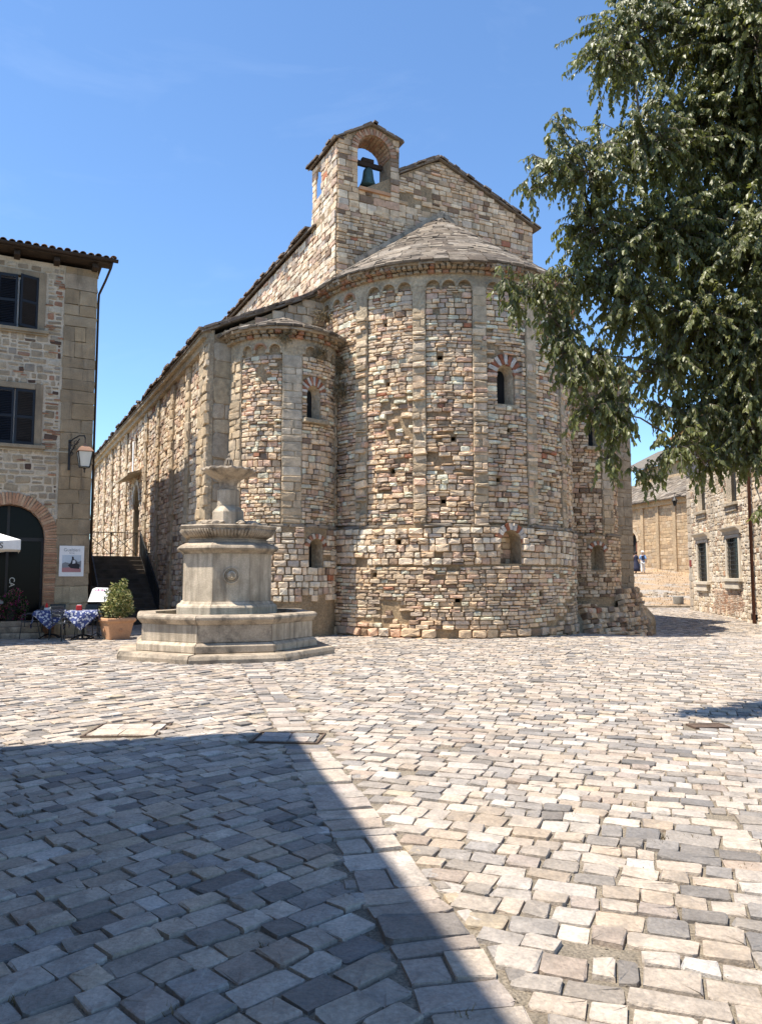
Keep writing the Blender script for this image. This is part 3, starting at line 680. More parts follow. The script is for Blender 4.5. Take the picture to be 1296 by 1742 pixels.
for o in [roof_sheet('aisle_roof', [(-HL - .36, -.1, 8.47), (-3.68, -.1, 10.42), (-3.68, LEN, 10.42), (-HL - .36, LEN, 8.47)], .05),
          roof_sheet('aisle_roof', [(HR + .2, -.1, 8.84), (3.8, -.1, 10.35), (3.8, LEN, 10.35), (HR + .2, LEN, 8.84)], .05),
          roof_sheet('nave_roof', [(-3.86, 1.6, 13.06), (0, 1.6, 15.46), (0, LEN, 15.46), (-3.86, LEN, 13.06)], .05),
          roof_sheet('nave_roof', [(4.1, -.12, 13.9), (0, -.12, 15.5), (0, LEN, 15.5), (4.1, LEN, 13.9)], .05),
          roof_sheet('nave_roof', [(-1.5, -.12, 14.64), (0, -.12, 15.5), (0, 1.62, 15.5), (-1.5, 1.62, 14.64)], .05)]: o.color = (.2, .165, .13, 1)
def edge_slabs(p, q, out, ln=(.25, .5), wd=(.26, .42), th=(.035, .055), lay_=2, pal=PALS):
    """a line of thin slabs lying along an eave or a rake"""
    p, q, out = Vector(p), Vector(q), Vector(out).normalized(); d = (q - p); L_ = d.length; d.normalize(); nrm = d.cross(out).normalized()
    if nrm.z < 0: nrm = -nrm
    for j in range(lay_):
        a = 0
        while a < L_ - .05:
            l = min(R.uniform(*ln), L_ - a); o = p + d * (a + l / 2) + out * R.uniform(-.08, .04) + nrm * (j * .045)
            nn2 = (nrm + d * R.uniform(-.05, .05)).normalized(); up = (-out - nn2 * (-out).dot(nn2)).normalized()
            slb.add(o, nn2.cross(up), nn2, up, (l * .97, R.uniform(*wd), R.uniform(*th)), pick(pal), 'roof_slab', .8); a += l
DK = [(.6, (.13, .095, .07)), (.4, (.2, .15, .11))]
edge_slabs((-HL - .27, -.05, 8.56), (-HL - .27, LEN, 8.56), (-1, 0, 0), pal=DK)
edge_slabs((-HL - .3, .02, 8.55), (-3.72, .02, 10.48), (0, -1, 0), pal=DK)
edge_slabs((4.12, .02, 13.95), (.0, .02, 15.57), (0, -1, 0), pal=DK); edge_slabs((-1.5, .02, 14.7), (0, .02, 15.57), (0, -1, 0), pal=DK)
edge_slabs((-3.78, 2.0, 13.15), (-3.78, LEN, 13.15), (-1, 0, 0), pal=DK)
edge_slabs((HR + .12, .02, 8.92), (3.9, .02, 10.35), (0, -1, 0), pal=DK)

# ---- bell gable
BX0, BX1 = -3.66, -1.5; BT = .75
SB = Plane((0, -.03, 0), (1, 0, 0), (0, -1, 0)); bop = Op(-2.4, .58, 13.85, 15.1)
def btop(a): return 15.28 + (a - BX0) * .62 if a < -2.5 else 16.0 - (a + 2.5) * .3
mb = MB(); wall_mesh(SB, BX0, BX1, 13.0, btop, [bop], .3, mb=mb)
bk = Plane((0, BT, 0), (1, 0, 0), (0, 1, 0)); wall_mesh(bk, BX0, BX1, 13.0, btop, [bop], .3, mb=mb)
ol = bop.outline(); n = len(ol); mb.add([(a, -.03, z) for a, z in ol] + [(a, BT, z) for a, z in ol], [(i, (i + 1) % n, (i + 1) % n + n, i + n) for i in range(n)])
mb.box(BX1 - .02, BX1, -.03, BT, 13, 15.65)
sop = Op(1.5, .2, 14.0, 14.75); SBS = Plane((BX0, 0, 0), (0, 1, 0), (-1, 0, 0)); wall_mesh(SBS, -.03, 2.05, 13.0, 15.25, [sop], .3, mb=mb, back=.45)
mb.obj('bell_gable_wall', M['mortar'], church, fix=False)
def span_b(z):
    lo = BX0 if z < 15.25 else max(BX0, BX0 + (z - 15.25) / .62); hi = BX1 if z < 15.62 else min(BX1, -2.5 + (15.97 - z) / .3)
    if hi - lo < .1: return []
    sp = [(lo, hi)]; h = bop.half(z)
    if z < 15.1 and h: return cut(sp, bop.a - h, bop.a + h)
    if z >= 15.1:
        g = bop.half(z, .26)
        if g: sp = cut(sp, bop.a - g, bop.a + g)
    return sp
lay(cb, SB, span_b, 13.0, 15.95, (.14, .26), (.2, .5), PALG, (.015, .04), off=.0, tilt=.025)
lay(cb, SBS, lambda z: cut([(-.02, 2.05)], sop.a - sop.half(z, .02), sop.a + sop.half(z, .02)) if sop.half(z, .02) else [(-.02, 2.05)], 13.05, 15.2, (.13, .24), (.2, .45), PALW, (.02, .06), tilt=.05)
voussoirs(cb, SB, bop, .80, 21, [[(1, (.38, .2, .12))], [(1, (.40, .27, .18))]], .04, off=.0, gap=.012)
for dpt in (.13, .38, .62):     # brick lining of the arch
    for k in range(15):
        t = math.pi * (k + .5) / 15; rdl = Vector((math.cos(t), 0, math.sin(t))); axx = Vector((0, 1, 0))
        cb.add((bop.a + .6 * math.cos(t), dpt, bop.zt + .6 * math.sin(t)), axx, -rdl, axx.cross(-rdl) * 1, (.24, .11, .05), pick([(1, (.36, .2, .12)), (1, (.4, .27, .17))]), 'brick', .6)
m_ = MB().box(-2.95, -1.85, -.14, BT + .1, 13.76, 13.86); m_.obj('sill', M['terra'], church)
rs = roof_sheet('bell_gable_roof', [(BX0 - .15, -.14, 15.22), (-2.5, -.14, 16.0), (-2.5, .9, 16.0), (BX0 - .15, 2.15, 15.22)], .05); rs.color = (.2, .165, .13, 1)
rs = roof_sheet('bell_gable_roof', [(BX1 + .14, -.14, 15.68), (-2.5, -.14, 16.0), (-2.5, .9, 16.0), (BX1 + .14, .9, 15.68)], .05); rs.color = (.2, .165, .13, 1)
edge_slabs((BX0 - .1, .0, 15.28), (-2.5, .0, 16.06), (0, -1, 0), pal=DK, lay_=1); edge_slabs((BX1 + .12, .0, 15.73), (-2.5, .0, 16.06), (0, -1, 0), pal=DK, lay_=1); edge_slabs((BX0 - .05, -.1, 15.28), (BX0 - .05, 2.1, 15.28), (-1, 0, 0), pal=DK, lay_=1)

# ---- broken, flaring foot of the wall at the far right corner
def rubble_foot(pts, name):
    mb = MB(); r = random.Random(5)
    for x, y, sx, sy, h in pts:
        n = 10; k0 = len(mb.v); rings = [(1.0, -.9), (.98, .05 * h), (.86, .35 * h), (.66, .65 * h), (.42, .9 * h), (.1, h)]
        mb.lathe([(q[0], q[1]) for q in rings], n)
        for i in range(k0, len(mb.v)):
            vx, vy, vz = mb.v[i]; j = r.uniform(.86, 1.16); mb.v[i] = (x + vx * sx * j, y + vy * sy * j, vz * r.uniform(.9, 1.12) if vz > 0 else vz)
    return mb.obj(name, M['render'], church)
rubble_foot([(6.0, -1.2, 1.4, .5, .6), (7.4, -.6, 1.1, .6, .8), (8.2, .3, .6, .9, .95), (4.2, -1.75, .65, .45, .75), (5.0, -1.5, .7, .45, .6)], 'rubble_foot')
r2 = Plane((0, 0, 0), (1, 0, 0), (0, -1, 0))
FOOT = [(3.9, -2.0), (4.7, -1.85), (5.9, -1.75), (6.9, -1.4), (7.6, -.75), (8.25, -.15), (8.3, 1.4)]
z = -.55
while z < 1.15:
    h = R.uniform(.1, .19); e = .5 * max(0, 1 - (z + .55) / 1.7) ** 1.15
    for (xa, ya), (xb, yb) in zip(FOOT, FOOT[1:]):
        d = Vector((xb - xa, yb - ya, 0)); L_ = d.length; d.normalize(); nrm = Vector((d.y, -d.x, 0)); a = 0; ztop = {4.7: .75, 5.9: .55}.get(xb, 1.15)
        while a < L_ - .03 and z < ztop + R.uniform(-.15, .1):
            l = min(R.uniform(.16, .42), L_ - a + .05); nn_ = (nrm + Vector((R.gauss(0, .12), R.gauss(0, .12), .25 + R.gauss(0, .1)))).normalized(); up = (Vector((0, 0, 1)) - nn_ * nn_.z).normalized()
            p = Vector((xa, ya, 0)) + d * (a + l / 2) + nrm * (e - .16 + R.uniform(-.06, .05)) + Vector((0, 0, z + h / 2))
            cb.add(p, nn_.cross(up), nn_, up, (l * 1.02, h * 1.05, R.uniform(.14, .26)), pick(PALG), 'stone', 1); a += l
    z += h

cb.emit(church, M['so'], M['st'], CW, 300, 'stonework')
slb.emit(church, M['slate_o'], M['slate_t'], CW, 300, 'roof_slabs')

# ---- the bell
bell = empty('bell', CW @ Vector((-2.42, .38, 14.18)), A0, 'green bronze bell hanging in the arched opening of the church gable', 'bell')
m_ = MB().lathe([(.30, 0), (.29, .04), (.245, .12), (.205, .25), (.185, .4), (.17, .5), (.12, .57), (.03, .6)], 24); m_.obj('bell_body', M['bronze'], bell, smooth=True)
m_ = MB().box(-.56, .56, -.07, .07, .62, .76).box(-.25, .2, -.085, .085, .75, .88).box(-.05, .05, -.03, .03, .56, .7); m_.obj('yoke', M['wood'], bell, bevel=.015)
m_ = MB().tube([(0, 0, .5), (0, 0, .02)], .015, 6).lathe([(.005, -.07), (.04, -.04), (.04, 0), (.005, .03)], 8); m_.obj('clapper', M['iron'], bell)

bell.scale = (.92, .92, 1.05)
# ---- dry weeds rooted in the masonry
def weed(local, n, ln, label, droop=.4, green=False):
    p = CW @ Vector(local); root = setp(bpy.data.objects.new('wall_weed', None), label, 'plant', 'dry weeds growing from the church wall'); COL.objects.link(root); root.location = p
    mb = MB()
    for k in range(n):
        a = R.uniform(0, 2 * math.pi); d = Vector((math.cos(a) * .7 - .1, math.sin(a) * .4 - .55, R.uniform(-droop, 1))).normalized() * ln * R.uniform(.4, 1)
        q = d * .6 + Vector((0, 0, .05)); e = d + Vector((0, 0, -ln * .2)); wv = Vector((R.uniform(-1, 1), R.uniform(-1, 1), R.uniform(-1, 1))) * .012
        o = Vector((R.uniform(-.12, .12), R.uniform(-.08, .05), R.uniform(-.1, .1)))
        mb.add([o - wv, o + wv, q + o + wv, q + o - wv, e + o], [(0, 1, 2, 3), (3, 2, 4)])
        for j in range(3):
            b = o + q + (e - q) * R.random(); s_ = .03; mb.add([b, b + Vector((R.uniform(-s_, s_), R.uniform(-s_, s_), R.uniform(-s_, s_))), b + Vector((R.uniform(-s_, s_), R.uniform(-s_, s_), R.uniform(-s_, s_)))], [(0, 1, 2)])
    mb.obj('stems', M['dry'] if not green else M['leafy'], root, fix=False)
weed((-4.15, -.3, 9.3), 60, .6, 'dry weed bush in the corner above the small apse roof')
weed((-3.88, -1.0, 7.6), 70, .6, 'tall dry weed hanging between the small and the large apse, upper one')
weed((-3.95, -1.15, 6.9), 80, .55, 'dry weed tuft between the small and the large apse, lower one', .8)
weed((-5.85, -1.55, 8.15), 60, .35, 'dry weed under the small apse eave above the smooth pilaster', 1)
weed((-4.75, -1.5, 7.85), 60, .4, 'dry weed under the small apse eave right of the slit window', 1)
weed((2.25, -3.4, 5.0), 30, .22, 'small yellow green plant growing on the shaded side of the large apse', .5, True)
# ================================================================== COBBLES
PALC = [(.29, (.43, .37, .31)), (.23, (.385, .318, .252)), (.27, (.295, .262, .23)), (.09, (.19, .172, .156)), (.06, (.35, .285, .235)), (.06, (.465, .415, .36)), (.015, (.41, .34, .25))]
PALB = [(.28, (.21, .19, .175)), (.37, (.36, .30, .25)), (.35, (.43, .37, .31))]
cob = Bag(COBB)
B0 = np.array([.416, 2.826]); BD = np.array([-.235, .972]); BD /= np.linalg.norm(BD); BP = np.array([BD[1], -BD[0]])   # the straight band of slabs
FX, FY, FR = -3.36, 16.8, 17.0                                 # fountain
inv = CW.inverted()
HOLES = [((-2.72, 8.42), (.78, .70), 0.03), ((-.95, 8.03), (.70, .5), -.1), ((-5.8, 14.5), (.5, .42), 0), ((3.6, 8.62), (.4, .22), .1)]    # x, y, size, turn
def blocked(x, y):
    if (x - FX) ** 2 + (y - FY) ** 2 < 2.15 ** 2: return True
    q = inv @ Vector((x, y, 0)); s, t = q.x, q.y
    if t > 0 and -7.5 < s < 8.3: return True
    if s * s + t * t < 15.5 or (s + 5.35) ** 2 + t * t < 2.2 or (s - 5.35) ** 2 + t * t < 2.2: return True
    if s < -10.2 and t > 2.25: return True
    for (hx, hy), (hw_, hh), an in HOLES:
        dx, dy = x - hx, y - hy; c, sn = math.cos(an), math.sin(an); u_, v_ = dx * c + dy * sn, -dx * sn + dy * c
        if abs(u_) < hw_ / 2 + .06 and abs(v_) < hh / 2 + .06: return True
    return False
def visible(x, y):
    if y < 1.3 or y > 40.0: return False
    return abs(x) < .56 * y + 1.6 and x > -.53 * y - 1.5
def put(x, y, ang, l, wd, pal, pri=1):
    z = float(gz(x, y)); n = Vector((R.gauss(0, .015), R.gauss(0, .015), 1)).normalized(); up = Vector((-math.sin(ang), math.cos(ang), 0)); up = (up - n * up.dot(n)).normalized()
    cob.add((x, y, z - .026 + R.uniform(-.006, .005)), n.cross(up), n, up, (l, wd, R.uniform(.028, .042)), pick(pal), 'cobblestone', pri)
# two fields of rows meeting at the band like a herringbone
wave = lambda a, b: .035 * math.sin(a * .9 + b * .35) + .02 * math.sin(a * 2.3 - b)
for side, deg in ((-1, 45.0), (1, 160.5)):
    d = np.array([math.cos(rad(deg)), math.sin(rad(deg))]); q = np.array([-d[1], d[0]])
    lo, hi = -60, 60; v = lo
    while v < hi:
        wd = R.uniform(.135, .19) if R.random() < .9 else R.uniform(.19, .24)
        vc = v + wd / 2; db = float(d @ BP); sgn = 1 if db * side > 0 else -1      # lay each row outwards from the edge of the band
        u0 = (side * .205 - float((q * vc - B0) @ BP)) / db; dist = abs(wd * .5 * float(q @ BP) / db) * .55; first = True
        if R.random() < .5: # small filler stone in the triangle at the band
            um = u0 + sgn * .045; p = d * um + q * (vc + wave(um, vc))
            if visible(p[0], p[1]) and not blocked(p[0], p[1]): put(p[0], p[1], math.atan2(BD[1], BD[0]) + R.gauss(0, .15), R.uniform(.09, .15), R.uniform(.06, .09), PALC, .5)
        while dist < 45:
            l = R.uniform(.14, .26) if R.random() < .88 else R.uniform(.26, .4)
            uc = u0 + sgn * (dist + l / 2); p = d * uc + q * (vc + wave(uc, vc) * min(1, dist)); dist += l
            if not visible(p[0], p[1]) or blocked(p[0], p[1]) or R.random() < .01: continue
            tgt = math.atan2(d[1], d[0]) + R.gauss(0, .035); wl = wd * R.uniform(.88, .955)
            if R.random() < .1 and l > .18:
                f = R.uniform(.35, .65)
                for m_, ll in ((uc - l / 2 + l * f / 2, l * f), (uc + l / 2 - l * (1 - f) / 2, l * (1 - f))):
                    pp = d * m_ + q * (vc + wave(uc, vc)); put(pp[0], pp[1], tgt, ll * .92, wl, PALC)
            else: put(p[0], p[1], tgt, l * R.uniform(.91, .97), wl, PALC)
        v += wd
# the band: one slab wide, lying across
a = -1.6
while a < 12.5:
    l = R.uniform(.13, .3); p = B0 + BD * (a + l / 2)
    if visible(p[0], p[1]) and not blocked(p[0], p[1]):
        ang = math.atan2(BP[1], BP[0]) + R.gauss(0, .025)
        if R.random() < .3:
            for o_, ww in ((-.095, .19), (.1, .2)): pp = p + BP * o_; put(pp[0], pp[1], ang, ww * .94, l * .93, PALB)
        else: put(p[0], p[1], ang, R.uniform(.37, .43), l * .93, PALB, 1)
    a += l
cob.emit(plaza, M['co'], M['ct'], Matrix.Identity(4), 300, 'cobblestones')

# tiny stones and weeds in the joints
mb = MB()
for k in range(2600):
    y = R.uniform(1.8, 9) ** 1.0; x = R.uniform(-.55 * y, .55 * y); s_ = R.uniform(.003, .009); z = float(gz(x, y)) - .008
    mb.add([(x - s_, y - s_ * .6, z), (x + s_, y - s_, z), (x + s_ * .4, y + s_, z), (x, y, z + s_ * 1.1)], [(0, 1, 3), (1, 2, 3), (2, 0, 3)])
o = mb.obj('joint_gravel', M['sand'], None); o['kind'] = 'stuff'
mb = MB()
for k in range(46):
    y = R.uniform(2.5, 12); x = R.uniform(-.5, .55) * y
    for j in range(10):
        a = R.uniform(0, 6.28); l = R.uniform(.015, .05); dx, dy = math.cos(a) * l * .6, math.sin(a) * l * .6; bx, by = x + R.uniform(-.03, .03), y + R.uniform(-.03, .03)
        z = float(gz(bx, by)) - .012
        mb.add([(bx - .004, by, z), (bx + .004, by, z), (bx + dx, by + dy, z + l)], [(0, 1, 2)])
o = mb.obj('joint_weeds', M['dry'], None, fix=False); o['kind'] = 'stuff'

M['rustframe'] = mat('rusty_frame', (.11, .075, .055), n1=(5, .3), n2=(50, .3), bump=None)
# ---- covers let into the paving
def cover(hole, label, inset):
    (hx, hy), (hw_, hh), an = hole; z = float(gz(hx, hy)); root = empty('manhole_cover', (hx, hy, z), an, label, 'manhole cover', None)
    fr = MB()
    for x0, x1, y0, y1 in ((-hw_ / 2, hw_ / 2, -hh / 2, -hh / 2 + .022), (-hw_ / 2, hw_ / 2, hh / 2 - .022, hh / 2), (-hw_ / 2, -hw_ / 2 + .022, -hh / 2 + .036, hh / 2 - .036), (hw_ / 2 - .022, hw_ / 2, -hh / 2 + .036, hh / 2 - .036)): fr.box(x0, x1, y0, y1, -.05, .004)
    fr.obj('frame', M['rustframe'], root)
    b = Bag(COBB); n = 3; rows = 2
    for j in range(rows):
        x = -hw_ / 2 + .045
        while x < hw_ / 2 - .1:
            l = min(R.uniform(.18, .36), hw_ / 2 - .045 - x); hgt = (hh - .1) / rows
            b.add((x + l / 2, -hh / 2 + .05 + hgt * (j + .5), -.02), Vector((1, 0, 0)), Vector((0, 0, 1)), Vector((0, 1, 0)), (l * .96, hgt * .96, .03), pick(inset), 'stone_inset'); x += l
    W_ = Matrix.Translation((hx, hy, z)) @ Matrix.Rotation(an, 4, 'Z'); b.emit(root, M['co'], M['ct'], W_)
    MB().box(-hw_ / 2 + .036, hw_ / 2 - .036, -hh / 2 + .036, hh / 2 - .036, -.06, -.016).obj('base', M['sand'], root)
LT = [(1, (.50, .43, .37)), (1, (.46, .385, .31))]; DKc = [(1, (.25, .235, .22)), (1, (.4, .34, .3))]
cover(HOLES[0], 'large sunlit paved manhole cover in a rusty frame left of the slab band', LT)
cover(HOLES[1], 'paved manhole cover on the slab band at the tip of the big shadow', DKc)
cover(HOLES[2], 'small far paved cover left of the fountain step', DKc)
(hx, hy), (hw_, hh), an = HOLES[3]
gr = empty('drain_grate', (hx, hy, 0), an, 'iron drain grate at the edge of the tree shadow', 'drain grate')
fr = MB(); 
for x0, x1, y0, y1 in ((-hw_ / 2, hw_ / 2, -hh / 2, -hh / 2 + .03), (-hw_ / 2, hw_ / 2, hh / 2 - .03, hh / 2), (-hw_ / 2, -hw_ / 2 + .03, -hh / 2 + .03, hh / 2 - .03), (hw_ / 2 - .03, hw_ / 2, -hh / 2 + .03, hh / 2 - .03)): fr.box(x0, x1, y0, y1, -.04, .012)
fr.obj('frame', M['rustframe'], gr)
for k in range(12): MB().box(-hw_ / 2 + .05 + k * (hw_ - .1) / 11 - .012, -hw_ / 2 + .05 + k * (hw_ - .1) / 11 + .012, -hh / 2 + .031, hh / 2 - .031, -.03, .008).obj('bar', M['rustframe'], gr)
MB().box(-hw_ / 2, hw_ / 2, -hh / 2, hh / 2, -.08, -.041).obj('pit', M['soil'], gr)

# ================================================================== FOUNTAIN
fnt = empty('fountain', (FX, FY, 0), rad(FR), 'octagonal pale stone fountain with a spout boss, stepped basin and tiered bowl', 'fountain'); fnt.scale = (.985, .985, 1)
def oct_ring(name, prof, m, gap=.004, jit=.0, closed=True, bevel=.012, alt=None):
    """eight separate stones, each one side of the octagon; prof = closed (r,z) outline, r = distance to the corner"""
    out = []
    for k in range(8):
        mb = MB(); t0 = rad(-90 - 22.5 + 45 * k); t1 = t0 + rad(45); c0 = np.array([math.cos(t0), math.sin(t0)]); c1 = np.array([math.cos(t1), math.sin(t1)]); e = (c1 - c0); L_ = np.linalg.norm(e); e = e / L_
        dz = R.uniform(-jit, jit); dr = R.uniform(-jit, jit); n = len(prof); vs = []
        for c, sg in ((c0, 1), (c1, -1)):
            for r_, z in prof: p = c * (r_ + dr) + e * gap * sg * .5; vs.append((p[0], p[1], z + (dz if z > .02 else 0)))
        mb.add(vs, [tuple(range(n))[::-1], tuple(range(n, 2 * n))] + [(i, (i + 1) % n, (i + 1) % n + n, i + n) for i in range(n)])
        o = mb.obj(name, m if not alt else (alt if (k * 7) % 3 == 0 else m), fnt, bevel=bevel); out.append(o)
    return out
oct_ring('step_slab', [(1.6, -.3), (2.40, -.3), (2.42, .08), (2.38, .155), (1.6, .165)], M['limed'], gap=.014, jit=.008, bevel=.018)
oct_ring('plinth_stone', [(1.5, .165), (2.03, .165), (2.03, .30), (1.95, .355), (1.5, .36)], M['lime'], gap=.007, jit=.004, alt=M['limed'])
oct_ring('basin_panel', [(1.68, .36), (1.92, .36), (1.92, .70), (1.68, .70)], M['lime'], gap=.005, alt=M['limed'])
oct_ring('rim_stone', [(1.62, .70), (1.93, .70), (1.97, .735), (1.99, .76), (2.03, .80), (2.03, .85), (1.99, .885), (1.62, .89)], M['limed'], gap=.006, jit=.006)
MB().lathe([(1.6, .1), (1.66, .74)], 8, ph=rad(22.5)).obj('basin_floor', M['limed'], fnt)
MB().lathe([(1.645, .741), (1.645, .75)], 8, ph=rad(22.5)).obj('water', M['water'], fnt)
oct_ring('base_moulding', [(.6, .76), (1.14, .76), (1.14, 1.0), (1.12, 1.04), (1.06, 1.07), (1.03, 1.12), (.6, 1.12)], M['lime'], gap=.004, bevel=.008)
oct_ring('pedestal_panel', [(.7, 1.12), (1.0, 1.12), (1.0, 2.12), (.7, 2.12)], M['lime'], gap=.003, bevel=.006)
oct_ring('cornice_stone', [(.6, 2.12), (1.02, 2.12), (1.05, 2.15), (1.13, 2.19), (1.16, 2.23), (1.13, 2.28), (1.02, 2.33), (.92, 2.36), (.6, 2.36)], M['limed'], gap=.004, bevel=.006)
oct_ring('bowl_stone', [(.5, 2.36), (.91, 2.36), (.91, 2.41), (.88, 2.42), (.89, 2.45), (.96, 2.5), (1.04, 2.58), (1.10, 2.66), (1.12, 2.70), (1.10, 2.725), (.5, 2.70)], M['limed'], gap=.004, bevel=.004)
# fluting under the bowl rim
mb = MB()
for k in range(8):
    t0 = rad(-112.5 + 45 * k); t1 = t0 + rad(45); c0 = Vector((math.cos(t0), math.sin(t0), 0)); c1 = Vector((math.cos(t1), math.sin(t1), 0))
    for j in range(11):
        f = (j + .5) / 11
        mb.tube([(c0.lerp(c1, f)) * .90 + Vector((0, 0, 2.46)), (c0.lerp(c1, f)) * .985 + Vector((0, 0, 2.52)), (c0.lerp(c1, f)) * 1.085 + Vector((0, 0, 2.64))], [.02, .028, .034], 6)
mb.obj('fluting', M['limed'], fnt, smooth=True)
mb = MB(); rr_ = random.Random(3)
for k in range(26):
    a = rr_.uniform(0, 6.28); d = rr_.uniform(.15, .75); s_ = rr_.uniform(.08, .17); k0 = len(mb.v)
    mb.lathe([(s_ * .6, -.03), (s_, .02), (s_ * .8, .06), (s_ * .3, .09)], 7, d * math.cos(a), d * math.sin(a))
    for i in range(k0, len(mb.v)): x, y, z = mb.v[i]; mb.v[i] = (x + rr_.uniform(-.02, .02), y + rr_.uniform(-.02, .02), z + 2.71 + .10 * (1 - d) + rr_.uniform(-.012, .012))
mb.obj('rough_stones', M['limed'], fnt)
P8 = rad(22.5)
MB().lathe([(.36, 2.72), (.36, 3.04), (.34, 3.08), (.27, 3.15), (.25, 3.19)], 8, ph=P8).obj('drum', M['lime'], fnt, bevel=.01)
MB().lathe([(.245, 3.19), (.25, 3.52), (.225, 3.535)], 20).obj('column', M['lime'], fnt)
MB().lathe([(.225, 3.535), (.19, 3.6), (.2, 3.68), (.25, 3.745), (.27, 3.76)], 20).obj('neck', M['limed'], fnt, smooth=True)
mb = MB(); prof = [(.26, 3.75), (.33, 3.79), (.46, 3.87), (.56, 3.935), (.585, 3.965), (.575, 4.0), (.5, 4.01), (.3, 3.97), (.05, 3.96)]
n = 64
for r_, z in prof:
    for k in range(n):
        t = 2 * math.pi * k / n; o8 = 1 / math.cos(((t - P8 + math.pi / 8) % (math.pi / 4)) - math.pi / 8) * .955; lobe = 1 + (.02 * math.cos(16 * t) if r_ > .4 else 0)
        mb.v.append((r_ * o8 * lobe * math.cos(t), r_ * o8 * lobe * math.sin(t), z + (.014 * math.cos(16 * t) if r_ > .52 else 0)))
for i in range(len(prof) - 1):
    for k in range(n): mb.f.append((i * n + k, i * n + (k + 1) % n, (i + 1) * n + (k + 1) % n, (i + 1) * n + k))
mb.f.append(tuple(range(n))[::-1]); mb.f.append(tuple((len(prof) - 1) * n + k for k in range(n)))
mb.obj('upper_bowl', M['limed'], fnt)
mb = MB().lathe([(.11, 3.95), (.11, 4.02), (.075, 4.04)], 10)
for k in range(8): t = 2 * math.pi * k / 8; mb.tube([(.07 * math.cos(t), .07 * math.sin(t), 4.03), (.085 * math.cos(t), .085 * math.sin(t), 4.1), (.06 * math.cos(t), .06 * math.sin(t), 4.2)], .022, 6)
mb.lathe([(.07, 4.19), (.08, 4.21), (.05, 4.24), (.02, 4.26), (.03, 4.3), (.005, 4.36)], 10); mb.obj('finial', M['limed'], fnt)
# spout boss on the front side: ring, rounded mask, pipe
ap = 1.0 * math.cos(rad(22.5)); mb = MB()
for r0, r1, d0 in ((.175, .15, .035), (.135, .12, .03)):
    n = 28; vs = []
    for rr, dd in ((r0, 0), (r0 - .005, d0), (r1, d0), (r1 - .012, .004)):
        for k in range(n): t = 2 * math.pi * k / n; vs.append((rr * math.cos(t), -ap - dd, 1.66 + rr * math.sin(t)))
    mb.add(vs, [(i * n + k, i * n + (k + 1) % n, (i + 1) * n + (k + 1) % n, (i + 1) * n + k) for i in range(3) for k in range(n)])
mb.obj('spout_ring', M['lime'], fnt)
mb = MB(); n = 16
for rr, dd in ((.1, 0), (.1, .04), (.085, .075), (.05, .1), (.015, .11)):
    for k in range(n): t = 2 * math.pi * k / n; mb.v.append((rr * math.cos(t), -ap - dd, 1.66 + rr * math.sin(t)))
for i in range(4):
    for k in range(n): mb.f.append((i * n + k, i * n + (k + 1) % n, (i + 1) * n + (k + 1) % n, (i + 1) * n + k))
for dx, dz, r_ in ((-.035, .03, .02), (.035, .03, .02), (0, .0, .022), (0, .055, .022), (-.05, -.02, .02), (.05, -.02, .02)): mb.lathe([(r_, -.1), (r_ * .7, -.1)], 6, 5, 5) if 0 else mb.tube([(dx, -ap - .06, 1.66 + dz), (dx, -ap - .125, 1.66 + dz)], [r_, r_ * .6], 8)
mb.tube([(0, -ap - .09, 1.625), (0, -ap - .17, 1.615)], .016, 8); mb.obj('spout_mask', M['lime'], fnt, smooth=True)
# ================================================================== CAFE BUILDING (left)
caf = empty('corner_house', CW @ Vector((-10.33, 2.3, 0)), A0, 'stone corner house with brick arched cafe door, blue shutters and smooth quoins at far left', 'house')
CAW = caf_w = Matrix.Translation(CW @ Vector((-10.33, 2.3, 0))) @ Matrix.Rotation(A0, 4, 'Z')
# local x runs along the facade (0 at the corner, negative to the left), y into the building
SF = Plane((0, 0, 0), (1, 0, 0), (0, -1, 0))
TOPZ = 10.62
door = Op(-2.08, .90, .43, 2.72); fw1 = Op(-2.09, .52, 8.6, 10.12, False); fw2 = Op(-2.07, .52, 5.3, 6.88, False)
far_ops = [Op(-5.6, .52, 8.6, 10.12, False), Op(-5.6, .52, 5.3, 6.88, False), Op(-6.2, .9, .43, 2.72)]
mb = wall_mesh(SF, -14, 0, -.5, TOPZ, [door, fw1, fw2] + far_ops, .6)
mb.box(-.45, 0, .002, 6.5, -.5, TOPZ).box(-14, -13.6, 0, 6.5, -.5, TOPZ).box(-14, 0, 6.1, 6.5, -.5, TOPZ)
M['pointing'] = mat('pale_pointing', (.50, .42, .315), n1=(2, .18), n2=(30, .2), bump=(30, .8, .015))
mb.obj('wall', M['pointing'], caf, fix=False)
fb = Bag(ROUGH)
PALF = [(.32, (.31, .245, .165)), (.28, (.37, .30, .21)), (.16, (.25, .19, .125)), (.1, (.28, .235, .18)), (.06, (.085, .05, .035)), (.05, (.27, .14, .085)), (.06, (.46, .39, .29))]
def span_f(z):
    sp = [(-6.9, -.92)]
    for o, g in ((fw1, .24), (fw2, .24)):
        if o.zs - .16 < z < o.zt + .22: sp = cut(sp, o.a - o.hw - g, o.a + o.hw + g)
    h = door.half(z, .36)
    if h: sp = cut(sp, door.a - h, door.a + h)
    if z < .43: sp = cut(sp, -9, -1.1)
    return sp
lay(fb, SF, span_f, .0, 10.5, (.15, .26), (.14, .42), PALF, (.012, .03), joint=.04, wob=.02, roll=.05, tilt=.02, split=.45)
for k in range(70):     # thin tile slivers in the joints
    z = R.uniform(3.6, 10.3); sp = span_f(z)
    if not sp: continue
    a, b = R.choice(sp); x = R.uniform(a, b); stone_at(fb, SF, x, z, R.uniform(.12, .3), R.uniform(.025, .05), .035, pick([(1, (.34, .17, .1)), (.5, (.25, .13, .08))]), name='stone')
